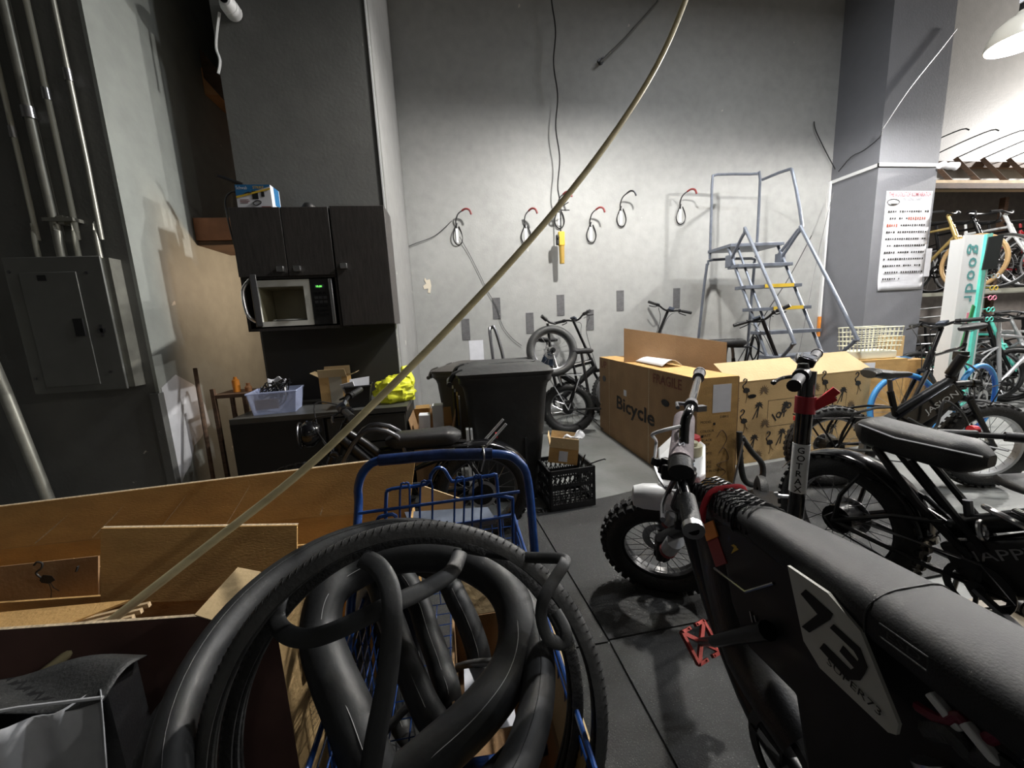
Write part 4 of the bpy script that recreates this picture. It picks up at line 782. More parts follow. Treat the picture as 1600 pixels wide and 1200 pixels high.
def bike(label,loc,ang,lean=0,R=.30,tw=.048,wb=1.08,steer=0,style='fat',seat_z=.86,bar_z=1.08,bar_w=.62,group=None,knob=.006,rim=dsteel,tyre=rub,frame_m=blk,fork_m=None,seat='saddle',rack=False,fender=False,headlight=False,battery=None,text=None,tl=None,detail=True,barstyle='flat',textm=silver,cat='bicycle',stem_back=.0,flip=False,grip_m=blkp,name='bicycle',low=False):
    T=Thing(name,label,cat,loc,(lean,0,ang),group); T.w=False
    rc=V((0,0,R)); fc=V((wb,0,R)); bb=V((R+.17 if R<.32 else .43,0,.29)); hb=V((wb-.20,0,R+.34)); ht=V((wb-.27,0,R+.50))
    ns=24 if detail else 14
    wheel(T,rc,R,tw,'rear_wheel',rim=rim,tyre=tyre,knob=knob if detail else 0,tl=tl,ns=ns,hubr=.065 if style=='fat' else .02,disc=detail)
    # steered group
    ax=(ht-hb).normalized(); S=Matrix.Translation(hb)@Matrix.Rotation(steer,4,ax)@Matrix.Translation(-hb)
    wheel(T,fc,R,tw,'front_wheel',M=S,rim=rim,tyre=tyre,knob=knob if detail else 0,tl=tl,ns=ns,disc=detail)
    fw=tw+.018
    T.part('fork',MB(S).tube([hb+V((.01,fw*.9,0)),fc+V((0,fw,0))],[.019,.013],8).tube([hb+V((.01,-fw*.9,0)),fc+V((0,-fw,0))],[.019,.013],8).tube([hb+V((.01,-fw,.0)),hb+V((.01,fw,.0))],.022,8).tube([hb,ht],.02,8),fork_m or frame_m)
    hx=ht+ax*(bar_z-ht.z)/ax.z
    T.part('stem',MB(S).tube([ht,hx],.018,10).tube([hx,hx+V((.05,0,.01))],.016,8),frame_m)
    b0=hx+V((.05,0,.01)); e=bar_w/2
    if barstyle=='high': P=[b0+V((-.16,-e,.10)),b0+V((-.06,-e*.72,.12)),b0+V((0,-e*.28,.0)),b0+V((0,e*.28,0)),b0+V((-.06,e*.72,.12)),b0+V((-.16,e,.10))]
    elif barstyle=='drop': P=[b0+V((.0,-e,-.13)),b0+V((.10,-e,-.09)),b0+V((.10,-e,.0)),b0+V((0,-e*.8,0)),b0+V((0,e*.8,0)),b0+V((.10,e,0)),b0+V((.10,e,-.09)),b0+V((0,e,-.13))]
    else: P=[b0+V((-.08,-e,.03)),b0+V((-.03,-e*.5,.03)),b0+V((0,-e*.15,0)),b0+V((0,e*.15,0)),b0+V((-.03,e*.5,.03)),b0+V((-.08,e,.03))]
    hbm=T.part('handlebar',MB(S).tube(P,.012,8,sm=3),blk)
    if barstyle!='drop':
        for k,(p,q) in enumerate(((V(P[0]),V(P[1])),(V(P[-1]),V(P[-2])))):
            d=(q-p).normalized(); T.part('grip',MB(S).tube([p-d*.005,p+d*.12],.018,10),grip_m,hbm)
            if detail: T.part('brake_lever',MB(S).tube([p+d*.15,p+d*.13+V((.06,0,-.02)),p+d*.04+V((.075,0,-.03))],.006,6,sm=2).cyl(p+d*.13,d,.021,.03,10),blk,hbm)
    if detail:
        T.part('display',MB(S).box(b0+V((-.01,.04,.03)),(.05,.07,.018),(0,.5,0)),disp,hbm)
        T.part('brake_cable',MB(S).tube([b0+V((.03,-.10,0)),b0+V((.14,-.08,.02)),b0+V((.12,-.02,-.16)),hb+V((.03,0,.0))],.0035,5,sm=5).tube([b0+V((.03,.10,0)),b0+V((.13,.07,-.03)),b0+V((.08,.03,-.2)),hb+V((-.05,.02,-.05))],.0035,5,sm=5),blkp)
    # frame
    st=V((bb.x-.13,0,seat_z-.10)) if seat=='saddle' else V((bb.x-.08,0,seat_z-.10))
    if style=='fat' and not low: fr=MB().tube([ht+V((.005,0,-.04)),bb+(st-bb)*.55],.030,10).tube([hb+V((-.01,0,.05)),bb],.038,10)
    elif low: fr=MB().tube([hb+V((-.01,0,.10)),hb+V((-.22,0,-.16)),bb+V((.06,0,.03))],.036,10,sm=3).tube([ht+V((0,0,-.06)),hb+V((-.20,0,-.02)),bb+(st-bb)*.4],.022,10,sm=3)
    else: fr=MB().tube([ht+V((.005,0,-.03)),bb+(st-bb)*.85],.016,8).tube([hb+V((-.01,0,.03)),bb],.019,8)
    fr.tube([bb,bb+(st-bb)*.90],.019,8)
    y=tw+.02
    for s_ in (-1,1): fr.tube([bb+V((-.03,s_*.03,0)),bb+V((-.12,s_*y,0)),rc+V((0,s_*y,0))],.011,6,sm=2).tube([bb+(st-bb)*.65,rc+V((.09,s_*y,.26)),rc+V((0,s_*y,0))],.009,6,sm=2)
    frm=T.part('frame',fr,frame_m)
    T.part('head_tube',MB().tube([hb+V((.0,0,-.01)),ht],.026,10),frame_m,frm)
    T.part('seat_post',MB().tube([bb+(st-bb)*.85,st+V((-.005,0,.07))],.014,8),dsteel if detail else frame_m)
    if seat=='saddle':
        sc=V((st.x-.01,0,seat_z))
        prof=[(-.13,.072,.0,.05),(-.10,.085,.012,.06),(-.03,.062,.0,.055),(.05,.030,-.01,.045),(.12,.020,-.012,.035),(.145,.008,-.015,.02)]
        vs=[];fs=[];k=12
        for x,w_,z_,h_ in prof:
            for j in range(k):
                a=2*PI*j/k; vs.append(sc+V((x,w_*math.cos(a),z_+(h_*.35 if math.sin(a)>0 else h_*.75)*math.sin(a)-.01)))
        for i in range(len(prof)-1):
            for j in range(k): fs.append((i*k+j,i*k+(j+1)%k,(i+1)*k+(j+1)%k,(i+1)*k+j))
        fs+= [tuple(range(k))[::-1],tuple((len(prof)-1)*k+j for j in range(k))]
        so=T.part('saddle',MB().add(vs,fs),seatm); 
        if detail: T.part('saddle_rail',MB().tube([sc+V((-.09,.02,-.04)),sc+V((0,.02,-.06)),sc+V((.08,.01,-.03))],.004,5).tube([sc+V((-.09,-.02,-.04)),sc+V((0,-.02,-.06)),sc+V((.08,-.01,-.03))],.004,5),steel,so)
    elif seat=='bench':
        sc=V((st.x-.08,0,seat_z)); T.part('saddle',bench(sc,.42,.085,.09),seatm)
        T.part('seat_frame',MB().tube([sc+V((-.24,.04,-.06)),sc+V((.25,.03,-.05)),bb+(st-bb)*.5],.011,6,sm=2).tube([sc+V((-.24,-.04,-.06)),sc+V((.25,-.03,-.05)),bb+(st-bb)*.5],.011,6,sm=2),blk)
    # drive
    yc=-.07
    cr=T.part('chainring',MB().lathe([(.070,-.003),(.092,-.003),(.092,.003),(.070,.003)],bb+V((0,yc,0)),(0,1,0),26,True).bar(bb+V((-.08,yc,0)),bb+V((.08,yc,0)),.012,.006).bar(bb+V((0,yc,-.08)),bb+V((0,yc,.08)),.006,.012).cyl(bb+V((0,yc-.01,0)),(0,1,0),.025,.14,12),blk)
    for s_,a in ((-1,.5),(1,.5+PI)):
        pe=bb+V((.16*math.cos(a),s_*.10,-.16*math.sin(a)))
        c2=T.part('crank',MB().bar(bb+V((0,s_*.085,0)),pe,.024,.014),dsteel if detail else blk)
        T.part('pedal',MB().box(pe+V((0,s_*.055,0)),(.09,.08,.02)),blkp,c2)
    if detail: T.part('chain',MB().tube([bb+V((0,yc,.088)),rc+V((0,yc,.04)),rc+V((-.04,yc,0)),rc+V((0,yc,-.04)),bb+V((0,yc,-.088)),bb+V((.088,yc,0))],.005,4,closed=True),dsteel)
    if battery:
        a0,a1,hgt=battery; 
    if headlight: T.part('headlight',MB(S).lathe([(.0001,.0),(.055,.005),(.072,.03),(.07,.06),(.04,.095),(.0001,.10)],hb+V((.16,0,.12)),(-1,0,0),20),gls); 
    if headlight: T.part('headlight_ring',MB(S).ring(hb+V((.163,0,.12)),(1,0,0),.066,.005,24,6),dsteel)
    if rack:
        rz=R+tw+.18
        mb=MB()
        for yy in (-.065,-.022,.022,.065): mb.tube([(-.22,yy,rz),(.20,yy,rz)],.006,6)
        mb.tube([(-.22,-.07,rz),(-.22,.07,rz)],.006,6).tube([(.18,-.07,rz),(.18,.07,rz)],.006,6)
        for s_ in (-1,1): mb.tube([(-.15,s_*.07,rz),(0,s_*y,R)],.006,6).tube([(.1,s_*.07,rz),(0,s_*y,R)],.006,6)
        rk=T.part('rear_rack',mb,blk); T.part('tail_light',MB().box((-.23,0,rz-.02),(.02,.07,.03)),red,rk)
    if fender:
        def fn(u,v,a0=.15,a1=2.6):
            a=a0+(a1-a0)*u; r=R+.022; b=(v-.5)*2
            return (rc.x+(r-.018*b*b)*math.cos(a),b*(tw+.014),rc.z+(r-.018*b*b)*math.sin(a))
        T.part('rear_fender',MB().grid(fn,20,6),gls,solid=.002)
    if detail: T.part('kickstand',MB().tube([bb+V((-.10,.06,0)),bb+V((-.16,.16,-bb.z+.012))],.008,6),blk)
    T.hb,T.ht,T.bb,T.st,T.S,T.b0=hb,ht,bb,st,S,b0
    return T
def bench(c,L,W,H,nose=.7,tail=1.0,bump_=.0,n=14,k=16,dirx=(1,0,0)):
    vs=[];fs=[]; c=V(c); X=V(dirx).normalized(); Y=V((0,0,1)).cross(X)
    for i in range(n+1):
        t=i/n; w=W*(nose if t>.7 else 1); tt=min(t,1-t)*n/1.6; e=min(1,(.35+.65*tt)) if tt<1 else 1
        wid=W*(tail+(nose-tail)*t)*e; h=H*e; zc=.02*math.cos(t*PI*1.0)*0+bump_*(1-t)**2*.5
        for j in range(k):
            a=2*PI*j/k; ca,sa=math.cos(a),math.sin(a)
            q=abs(ca)**.6*(1 if ca>0 else -1); r=abs(sa)**.6*(1 if sa>0 else -1)
            vs.append(c+X*(t-.5)*L+Y*wid*q+V((0,0,zc+h*.5*r)))
    for i in range(n):
        for j in range(k): fs.append((i*k+j,i*k+(j+1)%k,(i+1)*k+(j+1)%k,(i+1)*k+j))
    fs+= [tuple(range(k))[::-1],tuple(n*k+j for j in range(k))]
    return MB().add(vs,fs)
# --- fat tyre bike folded behind the bin: rear wheel on the floor, front wheel swung up
Tb=Thing('bicycle','black folding fat-tyre bike behind the large bin, front wheel folded up','bicycle',(1.16,4.12,0),(0,0,-.25)); Tb.w=False
wheel(Tb,(0.06,0,.30),.30,.052,'rear_wheel',knob=.006,hubr=.06)
Mx=Matrix.Translation((-.10,-.06,.96))@Matrix.Rotation(-.25,4,'X')@Matrix.Rotation(.2,4,'Z')
wheel(Tb,(0,0,0),.285,.045,'front_wheel',M=Mx,tyre=rubg,ns=20)
Tb.part('frame',MB().tube([(.06,.08,.30),(.16,.06,.62),(.10,0,.86)],.013,8,sm=2).tube([(.06,-.08,.30),(.16,-.06,.62),(.10,0,.86)],.013,8,sm=2).tube([(.40,0,.32),(.10,.0,.62),(-.15,.02,.74)],.035,10,sm=3).tube([(.06,-.08,.30),(.42,-.05,.30)],.012,8),blk)
Tb.part('fork',MB().tube([(-.10,-.05,.96),(-.03,-.11,.70),(.0,-.02,.55)],.014,8).tube([(-.12,.04,.96),(-.05,.04,.70),(.0,.02,.55)],.014,8),steel)
Tb.part('handlebar',MB().tube([(-.12,.0,1.0),(-.14,-.02,1.26)],.015,8).tube([(-.20,-.08,1.34),(-.12,-.02,1.27),(-.06,.05,1.25)],.012,8),blk)
Tb.part('grip',MB().tube([(-.20,-.08,1.34),(-.15,-.045,1.295)],.020,10),blkp)
Tb.part('saddle',bench((.22,0,.94),.26,.07,.06,.35),seatm); Tb.part('seat_post',MB().tube([(.22,0,.92),(.30,0,.40)],.016,8),dsteel)
Tb.part('rear_rack',MB().b2((-.18,-.07,.68),(.22,-.055,.69)).b2((-.18,.055,.68),(.22,.07,.69)).b2((-.18,-.07,.68),(-.165,.07,.69)).tube([(-.15,-.06,.68),(.06,-.09,.30)],.006,6).tube([(.20,-.06,.68),(.06,-.09,.30)],.006,6),silver)
Tb.part('battery',MB().box((-.14,.02,.86),(.14,.05,.12),(0,.4,0)),mat('blue_grey_plastic',(.06,.09,.14),.4),bevel=.01)
Tb.part('kickstand',MB().tube([(.15,-.06,.28),(.36,-.18,.20)],.006,6).tube([(.3,-.15,.22),(.42,-.2,.10)],.006,6),blk)
# --- second bike behind: only bars, saddle and frame show
bike('black bike behind the Bicycle carton with wide handlebar rising above it',(.78,4.62,0),-.06,steer=.5,wb=1.15,bar_z=1.27,seat_z=1.08,bar_w=.66,frame_m=blk,rim=blk)
bike('bike at the wall behind the tall card panel, only its bar top and grips showing',(3.28,4.74,0),PI,steer=.9,wb=1.0,bar_z=1.34,seat_z=.85,bar_w=.55,frame_m=blk,rim=blk)
# --- bike behind the cartons at the ladder foot
Tb=bike('black e-bike parked between the palm carton and the ladder',(2.46,3.66,0),-.16,steer=1.1,wb=1.12,bar_z=1.19,seat_z=.97,bar_w=.50,frame_m=blk,seat='bench',rim=blk)
Tb.part('battery_cover',MB().tube([Tb.hb+V((-.06,0,.12)),Tb.bb+V((.05,0,.30)),Tb.st+V((.12,0,-.10))],[.06,.085,.05],10,sm=3),blkp)
# --- dark cruiser between desk and open carton
Tb=bike('black cruiser e-bike with round headlight in front of the low cabinet',(.10,2.20,0),PI+.04,lean=-.03,wb=.98,steer=.12,bar_z=.87,seat_z=.67,bar_w=.58,headlight=True,fender=True,low=True,seat='bench',frame_m=blk)
Tb.part('frame_hoop',MB().tube([(.46,.05,.30),(.42,.05,.66),(.60,.05,.76),(.74,.05,.60),(.80,.05,.45)],.013,8,sm=4),dsteel)
Tb.part('frame_hoop',MB().tube([(.46,-.05,.30),(.42,-.05,.66),(.60,-.05,.76),(.74,-.05,.60),(.80,-.05,.45)],.013,8,sm=4),dsteel)
for y_ in (-.05,.05): Tb.part('tail_stay',MB().tube([(-.02,y_,.58),(-.16,y_,.72)],.008,6),silver)
Tb.part('reflector',MB().cyl((-.10,-.0,.64),(-1,0,0),.018,.012,12),red)
# --- blue wheeled bike
bike('black single-speed bike with bright blue rims and tyres beside the display stand',(5.02,2.98,0),PI+.16,R=.34,tw=.020,wb=1.06,style='road',steer=-.3,bar_z=1.06,seat_z=1.06,bar_w=.56,rim=mat('blue_rim',(.02,.12,.50),.3,.3),tyre=bluet,tl='sky blue tyre',knob=0,frame_m=gls)
# --- angular e-bike with logo (text reads on its frame)
Tb=bike('black folding e-bike with angular frame and orange ring, behind the long black saddle',(2.62,2.29,0),-.26,wb=.98,steer=0,bar_z=.70,seat_z=.84,bar_w=.05,rack=True,frame_m=blk,rim=silver)
a,b=Tb.bb+V((-.12,0,.12)),Tb.ht+V((.02,0,-.10))
d=(b-a).normalized(); up=V((0,1,0)).cross(d)*-1
beam=MB(); beam.bar(a-d*.04+up*.0,b,.10,.13) if 0 else None
n_=V((0,1,0))
def slab(p,q,h0,h1,t): 
    u=(q-p).normalized(); w_=V((0,-1,0)).cross(u)
    if w_.z<0: w_=-w_
    return MB().add([p-w_*h0/2+n_*s_*t for s_ in(-1,1)]+[q-w_*h1/2+n_*s_*t for s_ in(-1,1)]+[q+w_*h1/2+n_*s_*t for s_ in(-1,1)]+[p+w_*h0/2+n_*s_*t for s_ in(-1,1)],[(0,1,3,2),(2,3,5,4),(4,5,7,6),(6,7,1,0),(0,2,4,6),(1,7,5,3)]),u,w_
mb,u_,w_=slab(a,b,.13,.13,.055)
fo=Tb.part('beam',mb,gls,bevel=.008)
Tb.part('lettering',MB().text('JASION',a+u_*.24-w_*.02-n_*.056,u_,w_,.055,.001,.004,fit=.22),wplast,fo,smooth=False)
Tb.part('fold_knob',MB().ring(a+u_*.05-n_*.058-w_*.02,(0,-1,0),.026,.007,20,8).cyl(a+u_*.05-n_*.056-w_*.02,(0,-1,0),.012,.006,12),orange_p,fo,label='orange ring knob')
Tb.part('folded_stem',MB().tube([Tb.ht,Tb.ht+V((.02,-.05,.14))],.032,10).box(Tb.ht+V((.02,-.03,.13)),(.05,.06,.06)),blk,bevel=.004)
Tb.part('folded_handlebar',MB().tube([(2.292,1.476,0.660),(2.429,1.410,0.660),(2.549,1.330,0.660),(2.616,1.250,0.660)],.014,8),blk,world=True)
Tb.part('grip',MB().tube([(2.298,1.485,0.660),(2.428,1.421,0.660)],.021,10),blkp,world=True); Tb.part('grip_ring',MB().tube([(2.470,1.469,0.665),(2.495,1.461,0.665)],.023,10),red,world=True); Tb.part('grip',MB().tube([(2.502,1.366,0.660),(2.616,1.250,0.660)],.023,10),blkp,world=True)
Tb.part('cable_lock',MB().tube([a+V((.05,-.10,.12)),a+V((.2,-.12,.05)),b+V((-.15,-.13,-.05)),b+V((-.02,-.15,-.2)),a+V((.3,-.14,-.10)),a+V((.1,-.11,-.02))],.008,6,sm=5),rubg)
# --- second display: fat e-bike with fender and long saddle, lettering on the battery box
hp=V((1.77,1.45,0)); ha=-PI/2+.14
Tb=bike('black fat-tyre e-bike with long saddle and rear fender, second row from the right front',tuple(hp),ha,wb=1.16,R=.305,tw=.052,steer=0,bar_z=.95,seat_z=.60,bar_w=.55,seat='none',fender=True,knob=.008,rim=blk)
Tb.part('saddle',bench((.23,0,.735),.41,.088,.125,.85,.95,bump_=.05),seatm)
Tb.part('saddle_piping',MB().tube([(.07,-.08,.79),(.2,-.082,.765),(.44,-.075,.765)],.004,5).tube([(.07,.08,.79),(.2,.082,.765),(.44,.075,.765)],.004,5),silver)
for s_ in (-1,1):
    Tb.part('seat_stay',MB().tube([(.12,s_*.05,.70),(.28,s_*.06,.52),(.44,s_*.05,.38)],.015,8).tube([(.24,s_*.05,.68),(.47,s_*.05,.42)],.013,8),blk)
    Tb.part('fender_stay',MB().tube([(.0,s_*.078,.305),(.22,s_*.078,.44),(.36,s_*.06,.48)],.010,6),blk)
# battery box (drive side is local -y = seen side)
q0,q1=V((.40,0,.30)),V((.92,0,.66))
mb,u_,w_=slab(q0,q1,.20,.16,.045); fo=Tb.part('battery_box',mb,blkp,bevel=.015)
Tb.part('lettering',MB().text('HAPPYRUN',q0+u_*.05+w_*.03-n_*.047,u_,w_,.050,.001,.003,fit=.36),mat('lettering_grey',(.30,.30,.31),.5),fo,smooth=False)
Tb.part('top_tube',MB().tube([(.36,0,.44),(.55,0,.58),(.95,0,.80)],.035,10,sm=2),blk)
Tb.part('ring_lock',MB().ring((.50,-.03,.56),(.3,.5,1),.055,.010,24,8).ring((.46,-.06,.50),(1,.2,.3),.03,.008,20,8),steel,label='chromed steel lock rings')
Tb.part('lock_bar',MB().cyl((.52,-.05,.60),(1,-.35,.0),.012,.20,10),gls)
# --- stem and bar of the folded scooter
sp_=V((1.60,1.54,0))
T=Thing('kick_scooter','black electric scooter stem with red clamp and white lettered sleeve, beside the flamingo carton','scooter',sp_,(0,0,0))
top=V((1.64,1.57,1.00)); bs=V((1.585,1.53,.14))
sd=(top-bs).normalized()
T.part('stem',MB().tube([bs,top],.034,18),gls,world=True)
T.part('sleeve',MB().tube([bs+sd*.275,bs+sd*.515],.0358,22),wplast,world=True,label='white sleeve with black letters')
cd=V((-sp_.x,-sp_.y,0)).normalized(); rx=V((0,0,1)).cross(cd)
for i,ch_ in enumerate('GOTRAX'): T.part('letter',MB().text(ch_,bs+sd*(.475-.038*i)+cd*.0368-rx*.015,rx,sd,.042,.0,.010),ink,world=True,smooth=False)
T.part('clamp',MB().tube([top-sd*.20,top-sd*.12],.042,18),mat('dark_red_clamp',(.28,.01,.02),.35),world=True)
T.part('clamp_lever',MB().bar(top-sd*.17+rx*.03,top-sd*.10+rx*.11+V((0,0,.02)),.02,.035).bar(top-sd*.18+rx*.03,top-sd*.12+rx*.11,.012,.02),red,world=True)
g0,g1=V((1.36,1.36,.985)),V((1.84,1.72,1.06)); gm=(g0+g1)/2; gd=(g1-g0).normalized()
T.part('handlebar',MB().tube([g0,g1],.014,10),blk,world=True)
for s_,p in ((1,g0),(-1,g1)):
    T.part('grip',MB().tube([p,p+gd*s_*.12],.022,14),mat('grip_grey',(.06,.06,.065),.6),world=True)
    T.part('grip_end',MB().tube([p-gd*s_*.006,p+gd*s_*.006],.026,14),blk,world=True)
    T.part('brake_lever',MB().tube([p+gd*s_*.16,p+gd*s_*.13-rx*.06+V((0,0,-.005)),p+gd*s_*.03-rx*.075+V((0,0,.0))],.008,8,sm=3),blk,world=True)
T.part('lever_ball',MB().lathe([(.0001,-.012),(.010,-.006),(.012,0),(.010,.006),(.0001,.012)],g0+gd*.03-rx*.075,(0,0,1),12),blk,world=True)
T.part('display',MB(frame2(gm+V((0,0,.035)),gd)).box((0,0,0),(.09,.07,.035),(.35,0,0)),gls,world=True,bevel=.006)
T.part('screen',MB(frame2(gm+V((0,0,.035)),gd)).box((0,-.006,.0185),(.06,.045,.002),(.35,0,0)),disp,world=True)
T.part('bell',MB().lathe([(.0001,.03),(.02,.026),(.024,.0),(.0001,0)],g0+gd*.19+V((0,0,.02)),(0,0,1),14),blk,world=True)
T.part('throttle_body',MB().tube([g0+gd*.14,g0+gd*.20],.032,14),blk,world=True)
fd_=V((.50,.86,0)).normalized()
T.part('deck',MB(frame2(bs+fd_*.34+V((0,0,-.01)),fd_)).box((0,0,0),(.55,.15,.05)),blk,world=True,bevel=.01)
T.part('fold_joint',MB().tube([bs-sd*.05,bs+sd*.05],.045,14),blk,world=True)
T.part('front_wheel',MB().lathe([(.03,-.02),(.085,-.028),(.105,-.02),(.11,0),(.105,.02),(.085,.028),(.03,.02)],bs+V((-.02,-.03,-.03)),fd_.cross(V((0,0,1))),24),rub,world=True)
T.part('rear_wheel',MB().lathe([(.03,-.02),(.085,-.028),(.105,-.02),(.11,0),(.105,.02),(.085,.028),(.03,.02)],V((bs.x,bs.y,.11))+fd_*.68,fd_.cross(V((0,0,1))),24),rub,world=True)
T.part('folding_hook',MB().tube([bs+sd*.24-rx*.03,bs+sd*.235-rx*.075,bs+sd*.25-rx*.085],.010,8,sm=2),silver,world=True)
# --- stored bikes on the upper deck and on the floor at the right
row=[(6.55,gold,gum,'gold',0),(6.95,blk,rubg,'black',1),(7.4,wplast,rub,'white',0),(7.9,blk,rub,'black',2),(8.4,red,rub,'red',0),(8.9,blk,rub,'black',3),(9.4,dsteel,rub,'grey',0)]
rl=['gold-framed bike with tan tyres, first on the upper deck','black bike second on the upper deck behind the gold one','white-framed bike third on the upper deck','black bike fourth on the upper deck','red bike fifth on the upper deck near the frame edge','black bike sixth on the upper deck at the frame edge','grey bike last on the upper deck beyond the frame edge']
for i,(x,fm_,ty,cn,_) in enumerate(row):
    bike(rl[i],(x,5.08+.03*(i%2),1.412),-PI/2-.02+.05*(i%3-1),R=.34,tw=.018,wb=1.02,style='road',steer=.05,bar_z=.98,seat_z=1.0,bar_w=.42,rim=silver if i!=0 else gum,tyre=ty,knob=0,frame_m=fm_,detail=False,group='bicycles stored on the upper deck',barstyle='drop' if i%2 else 'flat')
row=[(6.75,blk),(7.15,teal),(7.55,silver),(8.0,wplast),(8.5,blk)]
rl=['black bike first in the floor row under the deck','teal-framed bike second in the floor row under the deck','silver bike third in the floor row under the deck','white bike fourth in the floor row under the deck','black bike last in the floor row under the deck']
for i,(x,fm_) in enumerate(row):
    bike(rl[i],(x,4.95-.05*(i%2),0),-PI/2+.04*(i%3-1),R=.34,tw=.022,wb=1.03,style='road',steer=.08,bar_z=1.02,seat_z=1.0,bar_w=.5,rim=silver,tyre=rubg,knob=0,frame_m=fm_,detail=False,group='bicycles standing under the deck')
bike('grey bike with a cream saddle at the right edge behind the blue wheels',(5.95,3.62,0),-.05,R=.34,tw=.024,wb=1.05,style='road',steer=.2,bar_z=1.1,seat_z=1.07,bar_w=.5,rim=dsteel,tyre=rubg,knob=0,frame_m=silver,detail=False)
bike('black mountain bike leaning beside the display stand at the right edge',(5.75,4.02,0),-.25,R=.34,tw=.026,wb=1.08,style='road',steer=-.2,bar_z=1.08,seat_z=.98,bar_w=.55,rim=blk,tyre=rub,knob=0,frame_m=blk,detail=False)
# --- office chair foot at the right
T=Thing('office_chair','black star base and casters of an office chair at the right edge','chair',(2.52,1.12,0))
c=V((2.55,1.10,.0))
T.part('column',MB().cyl(c+V((0,0,.09)),(0,0,1),.03,.36,14),blk,world=True); T.part('seat',bench(c+V((0,0,.49)),.46,.23,.07),seatm,world=True); T.part('backrest',MB().box(c+V((.22,0,.78)),(.05,.40,.46),(0,.12,0)),seatm,world=True,bevel=.02)
for k in range(5):
    a=PI+.05+k*2*PI/5; e=c+V((math.cos(a)*.30,math.sin(a)*.30,.085))
    lg=T.part('leg',MB().tube([c+V((0,0,.11)),e],[.024,.016],8),blk,world=True)
    T.part('caster',MB().cyl(V((e.x,e.y-.026,.032)),(0,1,0),.032,.022,16).cyl(V((e.x,e.y+.004,.032)),(0,1,0),.032,.022,16).cyl(V((e.x,e.y,.03)),(0,0,1),.012,.05,8),blkp,lg,world=True)
# ---------------------------------------------------------------- the dirt-style e-bike in front
T=Thing('electric_bike','nearest black moto-style e-bike with long padded seat, red strap and number plate','bicycle',(.70,.75,0)); T.w=True
hub=V((.862,1.49,.262)); nr=V((.50,.82,.25)).normalized()
wx=V((-.82,.5,0)); wx=(wx-nr*wx.dot(nr)).normalized(); wz=wx.cross(nr); wz=wz if wz.z>0 else -wz
wx=nr.cross(wz)
Mw=Matrix.Translation(hub)@Matrix((wx,nr,wz)).transposed().to_4x4()
wheel(T,(0,0,0),.262,.052,'front_wheel',M=Mw,knob=.014,rim=blk,ns=32,hubr=.03,tl='knobbly fat tyre')
sl=MB(Mw)
for i in range(34):
    a=2*PI*i/34; b=a+.07; r0=.166
    sl.add([V((r0*math.cos(a),-.016,r0*math.sin(a))),V((r0*math.cos(b),-.016,r0*math.sin(b))),V((r0*math.cos(b),.016,r0*math.sin(b))),V((r0*math.cos(a),.016,r0*math.sin(a)))],[(0,1,2,3)])
T.part('rim_slots',sl,mat('rim_slot_cream',(.75,.72,.45),.5),kind='stuff',world=True,solid=.001)
hd=V((.70,1.06,.80)); hd2=V((.755,1.15,.62))
T.part('head_tube',MB().tube([hd,hd2],.04,14),blk,world=True)
for s_ in (-1,1):
    o_=nr*.085*s_; o2=V((.57,.82,0)).normalized()*.085*s_
    lg=T.part('fork_leg',MB().tube([hd+o2+V((0,0,.02)),hd2+o_*.95,hub+o_*.9+V((0,0,.10))],[.026,.026,.022],12).tube([hub+o_*.9+V((0,0,.12)),hub+o_*.9],[.017,.020],10),blk,world=True)
    T.part('fork_sleeve',MB().tube([hd2.lerp(hub,.35)+o_*.93,hd2.lerp(hub,.62)+o_*.93],.031,12),silver,lg,world=True,label='silver fork sleeve')
    T.part('fork_band',MB().tube([hd2.lerp(hub,.60)+o_*.93,hd2.lerp(hub,.66)+o_*.93],.0325,12),mat('dark_red_band',(.25,.03,.03),.4),lg,world=True)
T.part('brake_caliper',MB().box(hub-nr*.085+V((.03,0,.03)),(.05,.03,.07),(.3,.2,.5)),blk,world=True,bevel=.006)
# triple clamp, white with drilled holes
bc=V((.69,1.04,.845)); bd_=V((.57,.82,.10)).normalized(); bk=V((.82,-.57,0)).normalized()
cl_=MB(frame2(bc,bd_)).prism([(-.13,-.03),(-.10,-.045),(.10,-.045),(.13,-.03),(.14,0),(.10,.035),(-.10,.035),(-.13,.02)],.02)
tc_=T.part('triple_clamp',cl_,wplast,world=True,bevel=.005)
for k in (-.09,-.035,.06,.10): T.part('clamp_hole',MB(frame2(bc+V((0,0,.021)),bd_)).cyl((k,-.005,0),(0,0,1),.012,.001,14),blk,tc_,world=True)
T.part('sticker',MB(frame2(bc+V((0,0,.0212)),bd_)).cyl((-.06,0,0),(0,0,1),.015,.001,14),boxblue,tc_,world=True)
T.part('steering_cap',MB(frame2(bc+V((0,0,.02)),bd_)).cyl((.015,-.01,0),(0,0,1),.026,.03,16).cyl((.015,-.01,.03),(0,0,1),.014,.01,10),mat('cream_cap',(.62,.60,.42),.4),world=True)
T.part('fork_cap',MB(frame2(bc+V((0,0,.02)),bd_)).cyl((.125,-.005,0),(0,0,1),.024,.014,16),red,world=True,label='red fork top cap')
T.part('fork_cap',MB(frame2(bc+V((0,0,.02)),bd_)).cyl((-.11,0,0),(0,0,1),.022,.012,16),blk,world=True)
